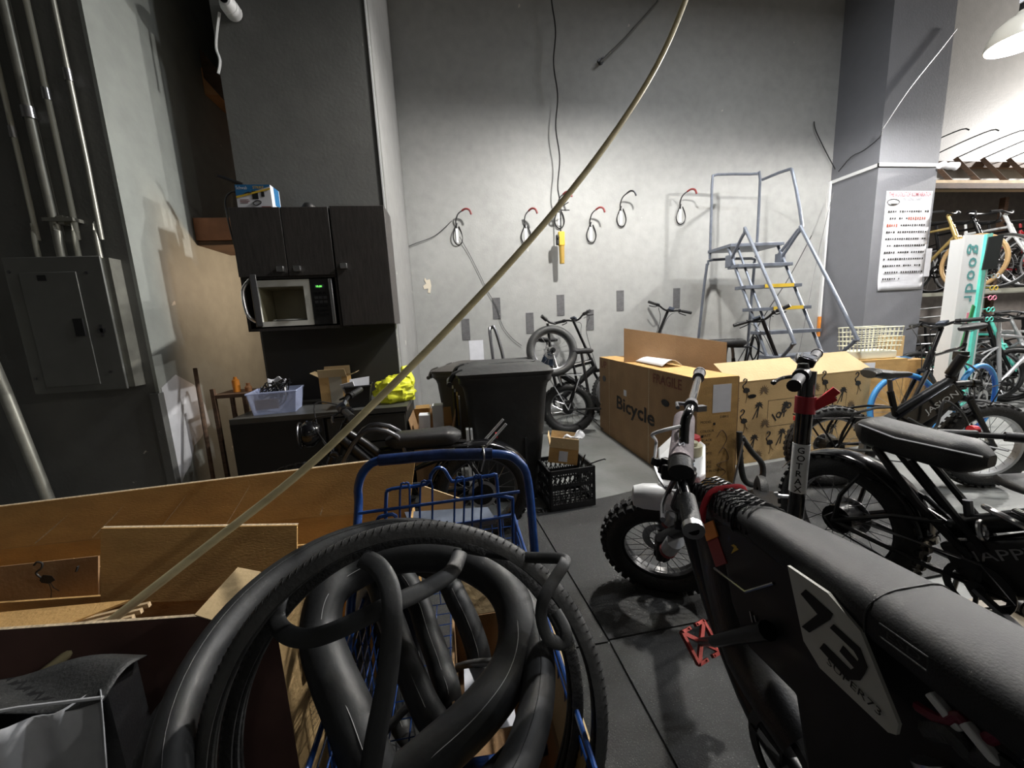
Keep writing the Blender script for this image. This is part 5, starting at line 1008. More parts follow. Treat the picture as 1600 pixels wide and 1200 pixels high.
# handlebar running away from the camera
F0,F1,F2,F3=V((0.898,1.304,1.075)),V((0.595,0.894,1.065)),V((0.538,0.833,1.030)),V((0.518,0.801,0.930))
N3,N2,N1=V((0.519,0.807,0.900)),V((0.501,0.763,0.885)),V((0.455,0.664,0.860))
hbm=T.part('handlebar',MB().tube([F0,F1,F2,F3,N3,N2,N1],.0115,10,sm=4),gls,world=True)
T.part('crossbar_pad',MB().tube([V((0.613,0.951,1.010)),V((0.497,0.782,0.960))],.027,16),mauve,hbm,world=True,label='mauve foam crossbar pad with pale lettering')
T.part('crossbar_pad_end',MB().tube([V((0.497,0.782,0.960)),V((0.485,0.760,0.945))],.0275,16),blkp,hbm,world=True)
a,b=V((0.497,0.782,0.960)),V((0.613,0.951,1.010)); ud=(b-a).normalized(); tocam=(V((0,0,1.3))-(a+b)/2); tocam=(tocam-ud*tocam.dot(ud)).normalized(); vd=tocam.cross(ud)
T.part('pad_lettering',MB().text('SUPER73',a+ud*(b-a).length*.12+tocam*.028-vd*.006,ud,vd,.020,.0005,.001,fit=(b-a).length*.72),white,hbm,world=True,smooth=False)
gd=(F1-F0).normalized()
T.part('grip',MB().tube([F0,F0+gd*.11],.019,16),dsteel,hbm,world=True,label='grip with polished metal end'); T.part('grip_end',MB().tube([F0-gd*.012,F0+gd*.004],.0215,16),steel,hbm,world=True)
T.part('brake_clamp',MB().tube([F1-gd*.01,F1+gd*.02],.0165,12).box(F1+V((.015,-.015,-.008)),(.025,.018,.014)).tube([F1,F1+V((-.035,.01,.004)),F1+V((-.05,-.02,.0))],.005,8),dsteel,hbm,world=True)
gd=(N1-N2).normalized()
T.part('grip',MB().tube([N2+gd*.01,N1-gd*.012],.0195,16),rubg,hbm,world=True); T.part('grip_end',MB().tube([N1-gd*.014,N1],.022,16),steel,hbm,world=True)
T.part('brake_lever',MB().tube([N3+V((-.02,0,.01)),V((0.498,0.835,0.860)),V((0.462,0.795,0.850)),V((0.429,0.736,0.850))],.006,8,sm=3),dsteel,hbm,world=True)
T.part('switch_cluster',MB().box(N3+V((-.02,.01,.02)),(.05,.045,.035),(0,.3,.9)).box(N3+V((.0,.05,.015)),(.06,.05,.04),(.2,.3,.9)).cyl(N3+V((-.05,.04,.03)),(.3,0,1),.012,.02,10).box(N3+V((.03,.02,.0)),(.06,.03,.03),(.2,.3,.9)),blk,hbm,world=True,bevel=.004)
T.part('brake_cable',MB().tube([F2,F2+V((-.07,.02,-.02)),V((0.582,1.043,0.920)),V((0.528,0.950,0.880)),V((0.522,0.870,0.850)),hd+V((0,0,-.05))],.0045,6,sm=5),silver,world=True)
T.part('brake_cable',MB().tube([N3,V((0.558,0.913,0.780)),V((0.640,1.012,0.700)),hub+V((-.02,-.08,.22))],.0045,6,sm=4),blkp,world=True)
T.part('number_board',MB().panel((0.620,1.092,0.880),(0.698,1.143,0.900),(0.600,0.984,0.800),(0.577,1.013,0.800),.006),wplast,world=True,smooth=False) 
p,q=V((0.510,1.044,0.755)),V((0.611,1.000,0.755))
T.part('front_light_shell',MB().tube([p-(q-p)*.04,p,p+(q-p)*.25,p+(q-p)*.6,q],[.012,.030,.038,.040,.036],20),wplast,world=True,label='white rounded light shell')
# body
def loft(P,k=16,e=.7):
    vs=[];fs=[]
    for (x,y,z,w_,h_) in P:
        for j in range(k):
            a=2*PI*j/k; ca,sa=math.cos(a),math.sin(a); q=abs(ca)**e*(1 if ca>0 else -1); r=abs(sa)**e*(1 if sa>0 else -1)
            vs.append(V((x+w_*q,y,z-h_*.5+h_*.5*r)))
    n=len(P)-1
    for i in range(n):
        for j in range(k): fs.append((i*k+j,i*k+(j+1)%k,(i+1)*k+(j+1)%k,(i+1)*k+j))
    fs+= [tuple(range(k))[::-1],tuple(n*k+j for j in range(k))]
    return MB().add(vs,fs)
T.part('seat',loft([(.675,.775,.830,.036,.04),(.675,.760,.842,.050,.06),(.675,.70,.850,.058,.075),(.675,.62,.856,.066,.082),(.675,.54,.861,.073,.088),(.674,.45,.864,.078,.092),(.673,.435,.866,.080,.094),(.672,.32,.868,.086,.10),(.670,.20,.872,.088,.10),(.668,.12,.872,.078,.09)],20,.75),mat('bike_seat_vinyl',(.010,.0105,.0115),.62,0,.12,16,.10,300),world=True)
T.part('seat_seam',MB().tube([(.594,.44,.80),(.596,.442,.84),(.63,.44,.8622),(.675,.438,.8665),(.72,.44,.8622),(.753,.442,.84),(.755,.44,.80)],.0014,6,sm=4),rubg,world=True)
tk=T.part('tank_pad',loft([(.705,.985,.775,.03,.05),(.703,.97,.800,.046,.09),(.696,.90,.822,.054,.10),(.684,.83,.838,.055,.09),(.677,.77,.845,.055,.085)],18,.8),mat('tank_vinyl',(.025,.025,.027),.4,0,0,8,.2,200),world=True)
net=MB()
for k in range(12):
    y0=.985-.019*k; zc=.806+.0022*k*1.0; xc=.703-.0024*k
    for s_ in (-1,1): net.tube([(xc-.058*s_,y0-.02,zc-.03),(xc-.045*s_,y0-.01,zc+.008),(xc,y0-.03,zc+.0195),(xc+.045*s_,y0-.05,zc+.010),(xc+.058*s_,y0-.06,zc-.03)],.0022,4,sm=2)
T.part('net',net,blk,tk,kind='stuff',world=True)
T.part('strap',MB().tube([(.622,.875,.74),(.626,.873,.79),(.645,.87,.828),(.690,.868,.8345),(.735,.87,.826),(.748,.873,.78)],.011,8,sm=4,flat=.25,up=(0,1,0)),mat('red_strap',(.65,.04,.06),.6),world=True,label='red hook-and-loop strap')
T.part('frame',MB().tube([hd+V((0,-.02,-.03)),(.695,.80,.74),(.69,.30,.73)],.026,10,sm=3).tube([hd2,(.72,.92,.40),(.70,.70,.26),(.69,.45,.27)],.032,10,sm=3).tube([(.69,.45,.27),(.69,.30,.73)],.026,10).tube([(.63,.42,.28),(.61,.0,.27),(.61,-.12,.27)],.018,8).tube([(.75,.42,.28),(.77,.0,.27),(.77,-.12,.27)],.018,8),blk,world=True)
T.part('fork_bridge',MB(frame2(hd2,V((.57,.82,0)))).box((0,0,0),(.24,.06,.03)),blk,world=True,bevel=.006)
bt=T.part('battery',MB().tube([(.700,.95,.72),(.700,.86,.55),(.69,.76,.42),(.69,.60,.36)],[.050,.060,.06,.05],16,sm=3),blkp,world=True)
T.part('lightning_print',MB().prism([(0,0),(.018,.022),(.010,.022),(.022,.045),(-.006,.018),(.004,.018)],.001,(0.628,0.768,0.718),(0,-1,0),(.2,0,1)),yel,bt,world=True,smooth=False,label='yellow lightning mark')
T.part('side_cover',MB().panel((0.632,0.887,0.724),(0.634,0.849,0.757),(0.628,0.784,0.682),(0.626,0.819,0.648),.004),mat('dark_red_panel',(.30,.03,.02),.4),world=True,label='red and orange side panel',smooth=False); T.part('side_cover',MB().panel((0.627,0.880,0.732),(0.628,0.841,0.766),(0.625,0.816,0.736),(0.624,0.855,0.699),.004),orange_p,world=True,smooth=False)
T.part('motor',MB().cyl((.640,.30,.30),(1,0,0),.09,.10,28).cyl((.635,.30,.30),(1,0,0),.06,.11,20),rub,world=True,bevel=.004)
sh_=[((p)[1],(p)[2]) for p in ((0.632,0.849,0.758),(0.632,0.805,0.685),(0.632,0.771,0.585),(0.632,0.713,0.512),(0.632,0.582,0.522),(0.632,0.537,0.357))]+[(.0,.16),(.0,.80),(.80,.79)]
T.part('frame_shell',MB().prism(sh_,.10,(.632,0,0),(0,1,0),(0,0,1)),mat('shell_black',(.007,.007,.0075),.55),world=True,bevel=.012)
for p,q in (((0.629,0.702,0.615),(0.629,0.693,0.594)),((0.629,0.689,0.615),(0.629,0.678,0.593)),((0.629,0.674,0.614),(0.629,0.663,0.593)),((0.629,0.659,0.612),(0.629,0.649,0.591))): T.part('cooling_rib',MB().bar(p,q,.003),steel,world=True)
T.part('bracket_rail',MB().tube([(0.630,0.829,0.637),(0.600,0.686,0.682),(0.630,0.647,0.726)],.003,6),steel,world=True)
cg=T.part('chainring',MB().lathe([(.075,-.003),(.10,-.003),(.10,.003),(.075,.003)],(.66,.62,.29),(1,0,0),30,True).bar((.66,.53,.29),(.66,.71,.29),.014,.006).bar((.66,.62,.20),(.66,.62,.38),.006,.014),blk,world=True)
ck=T.part('crank_arm',MB().tube([(0.610,0.631,0.631),(0.610,0.719,0.537),(0.620,0.807,0.441)],[.020,.016,.014],10),blk,world=True)
pc=V((0.714,0.988,0.255))
T.part('crank_axle',MB().tube([(0.620,0.807,0.441),pc],.012,10),blk,world=True)
pm=MB(Matrix.Translation(pc)@Matrix.Rotation(.3,4,'Z')@Matrix.Rotation(.75,4,'X'))
pm.bar((-.045,-.04,0),(.045,.04,0),.012,.012).bar((-.045,.04,0),(.045,-.04,0),.012,.012)
for a,b in (((-.05,-.045),(-.012,-.045)),((.012,-.045),(.05,-.045)),((-.05,.045),(-.012,.045)),((.012,.045),(.05,.045)),((-.05,-.045),(-.05,.045)),((.05,-.045),(.05,.045))): pm.bar((*a,0),(*b,0),.010,.014)
for x in (-.048,-.02,.02,.048):
    for y in (-.045,.045): pm.cyl((x,y,-.012),(0,0,1),.003,.024,6)
T.part('pedal',pm,mat('red_anodised',(.20,.02,.015),.35,.5),world=True,label='red open cage pedal')
# side number plate
pl4=[V((0.600,0.578,0.820)),V((0.600,0.499,0.823)),V((0.600,0.443,0.799)),V((0.600,0.381,0.702)),V((0.600,0.382,0.683)),V((0.600,0.392,0.675)),V((0.600,0.500,0.676)),V((0.600,0.534,0.699))]
O=pl4[0]; Yv=V((0,-1,0)); Zv=V((0,0,1))
poly=[((p-O).dot(Yv),(p-O).dot(Zv)) for p in pl4]
plate=T.part('number_plate',MB().prism(poly[::-1],.006,O+V((-.003,0,0)),Yv,Zv),mat('plate_grey_white',(.60,.60,.54),.5,0,.1,14),world=True,smooth=False,label='white side plate with the number 73')
def dig(strokes):
    mb=MB()
    for st in strokes:
        pts=[V(p) for p in st]; mb.prism([((p-O).dot(Yv),(p-O).dot(Zv)) for p in pts],.0015,O+V((-.0095,0,0)),Yv,Zv)
    return mb
# the two digits are drawn as flat strokes on the plate
def pq(u,v): return None
dg=MB()
def stroke(pts):
    l=[((V(p)-O).dot(Yv),(V(p)-O).dot(Zv)) for p in pts]
    dg.prism(l,.0015,O+V((-.0095,0,0)),Yv,Zv)
stroke([(0.597,0.545,0.786),(0.597,0.537,0.801),(0.597,0.486,0.794),(0.597,0.489,0.781),(0.597,0.523,0.726),(0.597,0.538,0.725),(0.597,0.511,0.773)])
stroke([(0.597,0.488,0.766),(0.597,0.483,0.777),(0.597,0.440,0.772),(0.597,0.427,0.751),(0.597,0.430,0.736),(0.597,0.435,0.719),(0.597,0.453,0.702),(0.597,0.502,0.714),(0.597,0.496,0.729),(0.597,0.450,0.723),(0.597,0.445,0.732),(0.597,0.469,0.739),(0.597,0.465,0.753),(0.597,0.441,0.746),(0.597,0.440,0.753),(0.597,0.448,0.760)])
T.part('digits',dg,ink,plate,world=True,smooth=False)
a,b=V((0.596,0.488,0.699)),V((0.596,0.402,0.691)); xd=(b-a).normalized(); yd=V((-1,0,0)).cross(xd); yd=yd if yd.z>0 else -yd
T.part('lettering',MB().text('SUPER73',a+V((-.0075,0,0)),xd,yd,.018,0,.0014,fit=(b-a).length),ink,plate,world=True,smooth=False)
# raised badge on the seat flank
bx=V((0.591,0.415,0.817));b2_=V((0.586,0.353,0.821)); xd=(b2_-bx).normalized(); yd=V((-1,0,0)).cross(xd); yd=yd if yd.z>0 else -yd; ofs=V((-.004,0,0))
L_=(b2_-bx).length
T.part('badge',MB().tube([bx+ofs,bx+xd*L_+ofs,bx+xd*L_+yd*.020+ofs,bx+yd*.020+ofs],.0012,5,closed=True),rubg,world=True)
T.part('badge_lettering',MB().text('ESD',bx+xd*.008+yd*.005+ofs,xd,yd,.016,.0,.0,fit=L_-.016),rubg,world=True,smooth=False)
wheel(T,(0,0,0),.262,.055,'rear_wheel',M=Matrix.Translation((.69,-.12,.262))@Matrix.Rotation(PI/2,4,'Z'),knob=.012,rim=blk)
T.part('rear_fender',MB().grid(lambda u,v:(.69+(v-.5)*.16,-.12+(.30-.02*(2*v-1)**2)*math.cos(.3+2.2*u),.262+(.30-.02*(2*v-1)**2)*math.sin(.3+2.2*u)),16,6),gls,world=True,solid=.003)
T.part('shock',MB().tube([(.62,.36,.66),(.62,.14,.40)],.022,10).tube([(.62,.33,.63),(.60,.30,.60),(.64,.28,.57),(.60,.25,.54),(.64,.23,.51),(.60,.20,.48)],.006,6,sm=3),steel,world=True)
T.part('cable_loom',MB().tube([(0.615,0.377,0.731),(0.600,0.340,0.754),(0.600,0.326,0.778),(0.600,0.307,0.768),(0.600,0.288,0.797),(0.600,0.263,0.795)],.007,8,sm=4),mat('dark_red_cable',(.16,.01,.03),.4),world=True)
T.part('cable_loom',MB().tube([(0.610,0.360,0.714),(0.595,0.327,0.750),(0.600,0.310,0.741),(0.600,0.289,0.759),(0.600,0.263,0.759)],.012,8,sm=4),rubg,world=True)
for u,v in ((1478,1112),(1535,1162),(1590,1160)): T.part('white_connector',MB(Matrix.Translation({(1478,1112):(0.600,0.340,0.770),(1535,1162):(0.595,0.301,0.770),(1590,1160):(0.600,0.278,0.800)}[(u,v)])@Matrix.Rotation(.5,4,'X')).box((0,0,0),(.012,.040,.012)),wplast,world=True,bevel=.002)
T.part('kickstand',MB().tube([(.66,.40,.24),(.58,.36,.013)],.010,8),blk,world=True)
T.part('pedal',MB().box((.86,.50,.30),(.09,.08,.02)),blkp,world=True); T.part('crank_arm',MB().bar((.80,.66,.29),(.82,.50,.30),.024,.014),blk,world=True)
# ---------------------------------------------------------------- blue wire cart
T=Thing('wire_cart','blue wire shopping cart with tubular handle, loaded with tyres and inner tubes','cart',(0,.85,0))
T.part('handle_frame',MB().tube([(-.33,.80,.36),(-.32,.97,.58),(-.312,1.106,.773),(-.305,1.112,.85),(-.275,1.101,.905),(-.22,1.09,.930),(-.059,1.069,.934),(.10,1.047,.928),(.155,1.04,.905),(.182,1.034,.84),(.180,.964,.649),(.182,.883,.458),(.192,.80,.345),(.185,.77,.31),(.13,.745,.295),(-.10,.75,.295),(-.27,.76,.31),(-.33,.78,.34)],.0125,12,sm=4,closed=True),blue,world=True)
T.part('grip_sleeve',MB().tube([(-.235,1.094,.927),(-.059,1.069,.935),(.085,1.049,.930)],.0165,12),bluesl,world=True,label='scuffed dark blue vinyl sleeve')
T.part('tie_wire',MB().ring((.06,1.05,.931),(1,0,0),.018,.0025,14,5).tube([(.06,1.05,.912),(.05,1.05,.88)],.0025,5),steel,world=True)
bw_=.0042
pn=T.part('upper_basket',MB().tube([(-0.241,1.100,0.695),(-0.229,1.100,0.809),(-0.211,1.100,0.835),(-0.113,1.100,0.838),(-0.096,1.100,0.866),(-0.076,1.100,0.885),(-0.056,1.100,0.877),(-0.042,1.100,0.848),(-0.025,1.100,0.838),(0.079,1.100,0.844),(0.097,1.100,0.824),(0.098,1.100,0.595)],bw_*1.3,8,sm=3),blue,world=True)
for (u0,u1) in ((625,640),(657,676),(713,728),(743,757)):
    T.part('hairpin_wire',MB().tube([V((-0.176,1.090,0.641))+V(((u0-640)*.0018,0,0)),V((-0.159,1.090,0.831))+V(((u0-640)*.0018,0,0)),V((-0.157,1.090,0.849))+V((((u0+u1)/2-640)*.0018,0,.002)),V((-0.159,1.090,0.831))+V(((u1-640)*.0018,0,0)),V((-0.176,1.090,0.641))+V(((u1-640)*.0018,0,0))],bw_*.8,6,sm=3),blue,pn,world=True)
for (a,b) in (((-0.305,1.080,0.781),(0.160,1.060,0.801)),((-0.238,1.090,0.701),(0.137,1.090,0.711)),((-0.176,1.090,0.637),(0.113,1.090,0.621))): T.part('rail_wire',MB().tube([a,V(a).lerp(V(b),.5)+V((0,0,0)),b],bw_*1.1,6),blue,pn,world=True)
T.part('side_wire',MB().tube([(-0.253,1.050,0.720),(-0.248,1.050,0.770),(-0.229,1.050,0.779),(-0.198,1.050,0.775),(-0.201,1.050,0.709)],bw_*1.3,6,sm=3),blue,world=True)
T.part('side_wire',MB().tube([(0.082,1.090,0.783),(0.136,1.090,0.770),(0.141,1.090,0.744),(0.133,1.090,0.552)],bw_*1.3,6,sm=3),blue,world=True)
# lower basket: floor grid, end grid and the long sides
for nm,(O_,U_,W_v,nu_,nv_) in {'basket_floor':((-.30,.20,.22),(.48,0,0),(0,1.18,0),9,22),'basket_end':((-.30,1.38,.22),(.48,0,0),(0,0,.34),11,7),'left_side':((-.30,.20,.22),(0,1.18,0),(0,0,.30),22,6),'right_side':((.18,.20,.22),(0,1.18,0),(0,0,.30),22,6)}.items():
    O_,U_,W_v=V(O_),V(U_),V(W_v); mb=MB()
    for i in range(nu_+1): mb.tube([O_+U_*i/nu_,O_+U_*i/nu_+W_v],.0022,4)
    for i in range(nv_+1): mb.tube([O_+W_v*i/nv_,O_+W_v*i/nv_+U_],.0022,4)
    T.part(nm,mb,blue,world=True,kind='stuff')
T.part('basket_rim',MB().tube([(-.30,.20,.56),(.18,.20,.56),(.18,1.38,.56),(-.30,1.38,.56)],.006,8,closed=True),blue,world=True)
for x in (-.30,.18):
    for y in (.25,1.33): lg=T.part('leg',MB().tube([(x,y,.56),(x,y,.11)],.010,8),blue,world=True); T.part('caster',MB().cyl((x-.013,y,.0625),(1,0,0),.05,.026,16),rub,lg,world=True)
# odds and ends inside the cart
single('card_offcut','pale tan card offcut showing through the cart basket','cardboard',MB().panel((-0.180,1.541,0.652),(-0.002,1.516,0.575),(-0.021,1.518,0.490),(-0.197,1.544,0.516),.005),cardin,(-0.099,1.530,0.571),smooth=False)
single('plastic_sleeve','blue-grey plastic sleeve under the tan card in the cart basket','plastic sleeve',MB().panel((-0.235,1.428,0.598),(0.082,1.382,0.602),(0.104,1.298,0.591),(-0.208,1.343,0.583),.02),mat('blue_grey_film',(.12,.14,.18),.25,0,.4,10),(-0.094,1.378,0.585))
T=carton('small_carton','brown carton with a white label lying in the bottom of the wire cart',(.045,.80,.228),(.22,.50,.20),cardb,.0,flapang=(20,60,None,70),fm=cardin)
T.part('shipping_label',MB().b2((-.08,-.1,.206),(.03,.06,.208)),white)
# ---------------------------------------------------------------- tyres and inner tubes
def circ3(c,n,R,k=64,a0=0,a1=2*PI,wob=0):
    n=V(n).normalized(); u,w_=frame_of(n); c=V(c)
    return [c+(u*math.cos(a0+(a1-a0)*i/k)+w_*math.sin(a0+(a1-a0)*i/k))*R*(1+wob*math.sin(3*(a0+(a1-a0)*i/k)+1)) for i in range(k if a1-a0>6.28 else k+1)]
def openTyre(name,label,c,n,R,w_,h_,m=rub,group=None):
    T=Thing(name,label,'tyre',c,(0,0,0),group)
    prof=[]
    N=11
    for i in range(N): 
        a=PI*(i/(N-1)); prof.append((R-h_+h_*math.sin(a)*1.0 if 0<i<N-1 else R-h_*1.1,-w_*math.cos(a)))
    prof+=[(R-h_-.002,w_*.72),(R-.010,w_*.45),(R-.006,0),(R-.010,-w_*.45),(R-h_-.002,-w_*.72)]
    o=T.part('casing',MB().lathe(prof,c,n,110,True),m,world=True)
    tb=MB(); nn=V(n).normalized(); u,ww=frame_of(nn)
    for i in range(150):
        a=2*PI*i/150
        for s_ in (-1,1):
            q=lambda da,ax_,r_: V(c)+(u*math.cos(a+da)+ww*math.sin(a+da))*r_+nn*ax_
            tb.add([q(0,s_*w_*.25,R+.0004),q(.008,s_*w_*.25,R+.0004),q(.016,s_*w_*.85,R-.006),q(.008,s_*w_*.85,R-.006)],[(0,1,2,3)])
    T.part('tread_blocks',tb,rub,o,kind='stuff',world=True,solid=.0006)
    T.part('bead',MB().ring(c,n,R-h_*1.1,.0035,110,6),rubg,o,world=True)
    return T
n1=V((-.004,-.950,.313))
openTyre('road_tyre','large thin slick tyre standing in the cart, its hoop framing the inner tubes',(-.115,.579,.615),n1,.345,.015,.024,mat('tyre_dusty',(.055,.055,.054),.6,0,.3,18,.15,90),'loose tyres in the cart')
openTyre('road_tyre','second thin tyre tucked just behind the large slick hoop',(-.12,.625,.600),V((.03,-.94,.33)),.322,.020,.024,rub,'loose tyres in the cart')
def heap(name,label,pts,r,m,up=None,flat=None,cat='inner tube',group='inner tubes heaped in the cart',line=True):
    T=Thing(name,label,cat,pts[0],(0,0,0),group)
    o=T.part('tube_body',MB().tube(pts,r,20,closed=True,sm=8,flat=flat),m,world=True)
    P=smooth_path(pts,8,True)
    if line: 
        L=[p+(V((0,0,1.3))-p).normalized()*(r*1.015) for p in P]; T.part('mould_line',MB().tube(L,.0008,4,closed=True),mat('chalk_line',(.30,.30,.30),.7),o,world=True)
    T.part('valve',MB().tube([P[0],P[0]+V((.03,0,.02))*(r+.03)/.036],.0035,8),mat('brass',(.5,.36,.12),.3,1),o,world=True)
heap('road_tyre','narrow striped tyre curving out at the lower right of the cart',[(0.122,0.710,0.565),(0.123,0.649,0.566),(0.085,0.594,0.551),(0.025,0.552,0.545),(-0.044,0.532,0.519),(-0.191,0.583,0.369),(-0.294,0.800,0.280),(-0.080,0.921,0.374)],.016,mat('tyre_dusty',(.055,.055,.054),.6),flat=.6,cat='tyre',group='loose tyres in the cart',line=False)
def itube(label,c,n,R,r,wob=.02,m=tube_m,flat=None):
    T=Thing('inner_tube',label,'inner tube',c,(0,0,0),'inner tubes heaped in the cart')
    P=circ3(c,n,R,72,wob=wob)
    o=T.part('tube_body',MB().tube(P,r,18,closed=True,flat=flat),m,world=True)
    nn=V(n).normalized()
    T.part('mould_line',MB().tube([p+nn*(r+.0004)*1.0 for p in P],.0007,4,closed=True),rubg,world=True)
    d=(P[0]-V(c)).normalized(); T.part('valve',MB().tube([P[0]-d*r*.9,P[0]-d*(r+.035)],.0035,8),mat('brass',(.5,.36,.12),.3,1),o,world=True)
    return T
itube('long wide inner tube wrapped behind the thin tyre hoop on the left',(-.190,.700,.672),V((.087,-.263,.961)),.318,.031,0)
heap('inner_tube','fat black inner tube lying on top of the heap with a pale mould line',[(-0.280,0.909,0.713),(-0.330,0.856,0.697),(-0.331,0.795,0.651),(-0.290,0.719,0.624),(-0.241,0.651,0.587),(-0.205,0.605,0.538),(-0.167,0.585,0.501),(-0.076,0.602,0.538),(0.001,0.626,0.575),(0.061,0.668,0.604),(0.090,0.714,0.645),(0.084,0.776,0.685),(0.037,0.833,0.716),(-0.053,0.887,0.737),(-0.180,0.915,0.737)],.043,tube_m)
heap('inner_tube','second fat inner tube slanting down just inside the top one',[(-0.264,1.008,0.618),(-0.220,0.941,0.557),(-0.175,0.854,0.499),(-0.128,0.776,0.448),(-0.084,0.719,0.388),(-0.161,0.831,0.144),(-0.305,1.004,0.118),(-0.359,1.113,0.350)],.033,tube_m)
heap('inner_tube','third fat inner tube slanting through the middle of the heap',[(-0.228,1.063,0.598),(-0.158,0.993,0.563),(-0.124,0.927,0.504),(-0.093,0.862,0.456),(-0.074,0.809,0.399),(-0.109,0.844,0.192),(-0.241,1.045,0.075),(-0.289,1.133,0.318)],.031,tube_m)
heap('inner_tube','fourth fat inner tube at the back of the heap by the cart grid',[(-0.189,1.139,0.551),(-0.088,1.084,0.551),(-0.042,1.016,0.505),(-0.008,0.961,0.443),(0.006,0.918,0.379),(-0.011,0.891,0.272),(-0.120,1.028,0.115),(-0.199,1.180,0.258)],.033,tube_m)
def ribbon(label,pts,w_=.0145,fl=.33,m=tube_m,up=(.1,-.72,.68)):
    return single('flat_inner_tube',label,'inner tube',MB().tube(pts,w_,12,sm=8,flat=fl,up=up),m,pts[0],'inner tubes heaped in the cart')
ribbon('flat limp inner tube looping across the heap from left to upper centre',[(-0.340,0.716,0.840),(-0.344,0.676,0.825),(-0.341,0.655,0.803),(-0.310,0.621,0.801),(-0.267,0.599,0.806),(-0.214,0.581,0.829),(-0.144,0.587,0.850),(-0.079,0.618,0.851),(-0.035,0.652,0.853),(-0.017,0.700,0.860)])
ribbon('flat limp inner tube running right over the hoop and drooping down its side',[(-0.014,0.709,0.863),(0.033,0.702,0.851),(0.102,0.652,0.862),(0.159,0.604,0.882),(0.160,0.583,0.887),(0.137,0.566,0.872),(0.114,0.549,0.853),(0.107,0.540,0.827),(0.114,0.529,0.800),(0.136,0.526,0.788),(0.145,0.535,0.801),(0.135,0.556,0.820)],.0100)
ribbon('flat limp inner tube hanging down through the middle of the heap',[(-0.187,0.653,0.902),(-0.157,0.629,0.898),(-0.134,0.595,0.882),(-0.127,0.564,0.854),(-0.132,0.544,0.804),(-0.141,0.525,0.758),(-0.156,0.507,0.703),(-0.171,0.489,0.640)],.016,.30)
ribbon('black flat rubber strip sagging under the long wide tube at the left',[(-0.501,0.739,0.647),(-0.547,0.725,0.627),(-0.585,0.711,0.595),(-0.605,0.693,0.550),(-0.621,0.676,0.478)],.03,.25,rub)
# ---------------------------------------------------------------- open carton in the foreground
BZ=.64
T=Thing('open_carton','large open brown carton in the left foreground, its near side in shadow','box',(-.95,.95,0))
a,b=V((-1.55,1.03,0)),V((-.475,.905,0)); dy=V((.0,.185,0)); up=V((0,0,BZ)); t=.007
bb_=V((-.41,1.13,0)); ab=V((-1.55,1.26,0))
T.part('near_panel',MB().panel(a,b,b+up,a+up,-t),mat('shaded_near_board',(.13,.065,.055),.85,0,.2,8),world=True,smooth=False)  # shade of the near side put into a darker board colour
T.part('panel_edge',MB().panel(a+up,b+up,b+up+V((0,t,.001)),a+up+V((0,t,.001)),.0008),cardE,world=True,smooth=False)
rp=T.part('right_panel',MB().panel(b,bb_,bb_+V((0,0,.60)),b+up,-t),card2,world=True,smooth=False)
uf=V((0,0,.555))
T.part('far_panel',MB().panel(ab,bb_,bb_+uf,ab+uf,t),card,world=True,smooth=False)
T.part('left_panel',MB().panel(a,ab,ab+up,a+up,t),card,world=True,smooth=False)
T.part('bottom_panel',MB().panel(a+V((.01,.01,.03)),b+V((-.01,.01,.03)),bb_+V((-.01,-.01,.03)),ab+V((.01,-.01,.03)),-.006),card,world=True,smooth=False)
fl=[V((-1.062,1.170,0.550)),V((-0.525,1.140,0.511)),V((-0.521,1.200,0.708)),V((-1.061,1.220,0.759))]
T.part('flap',MB().panel(*fl,.006),card,world=True,smooth=False); T.part('panel_edge',MB().panel(fl[3],fl[2],fl[2]+V((0,.007,.001)),fl[3]+V((0,.007,.001)),.001),cardE,world=True,smooth=False)
T.part('inner_flap',MB().panel((-0.636,0.895,0.665),(-0.589,0.875,0.660),(-0.536,0.994,0.690),(-0.598,1.012,0.700),.004),cardin,world=True,smooth=False,label='small pale flap turned up')
xd=(bb_-b).normalized(); 
T.part('shipping_label',MB().panel(b+xd*.06+V((.0085,0,.39)),b+xd*.145+V((.0085,0,.39)),b+xd*.145+V((.0085,0,.54)),b+xd*.06+V((.0085,0,.54)),-.001),white,rp,world=True,smooth=False)
lab_=MB()
for i in range(6): lab_.text('MODEL SIZE',b+xd*.05+V((.009,0,.33-.018*i)),xd,(0,0,1),.014,.001)
T.part('printed_text',lab_,ink,rp,world=True,smooth=False)
T=Thing('open_carton','second long open carton behind the first, its tall rear flap standing up','box',(-.9,1.38,0))
a,b=V((-1.90,1.31,0)),V((-.20,1.26,0)); c_,d=V((-.20,1.46,0)),V((-1.90,1.51,0)); up=V((0,0,.60))
T.part('near_panel',MB().panel(a,b,b+up,a+up,-t),card,world=True,smooth=False); T.part('far_panel',MB().panel(d,c_,c_+up,d+up,t),card,world=True,smooth=False)
T.part('end_panel',MB().panel(b,c_,c_+up,b+up,-t),card,world=True,smooth=False); T.part('end_panel',MB().panel(a,d,d+up,a+up,t),card,world=True,smooth=False)
T.part('bottom_panel',MB().panel(a+V((.01,.01,.03)),b+V((-.01,.01,.03)),c_+V((-.01,-.01,.03)),d+V((.01,-.01,.03)),-.006),card,world=True,smooth=False)
q=[V((-1.88,1.51,.60)),V((-.22,1.46,.60)),V((-0.182,1.500,0.794)),V((-1.663,1.530,0.741))]
T.part('rear_flap',MB().panel(*q,.006),card,world=True,smooth=False); T.part('panel_edge',MB().panel(q[3],q[2],q[2]+V((0,.007,.002)),q[3]+V((0,.007,.002)),.001),cardE,world=True,smooth=False)
for f_ in (.22,.33,.46,.60,.80): 
    p0,p1=q[0].lerp(q[1],f_),q[3].lerp(q[2],f_); T.part('crease_line',MB().bar(p0+V((0,-.003,.006)),p1+V((0,-.003,-.004)),.004,.006),cardE,world=True,smooth=False)
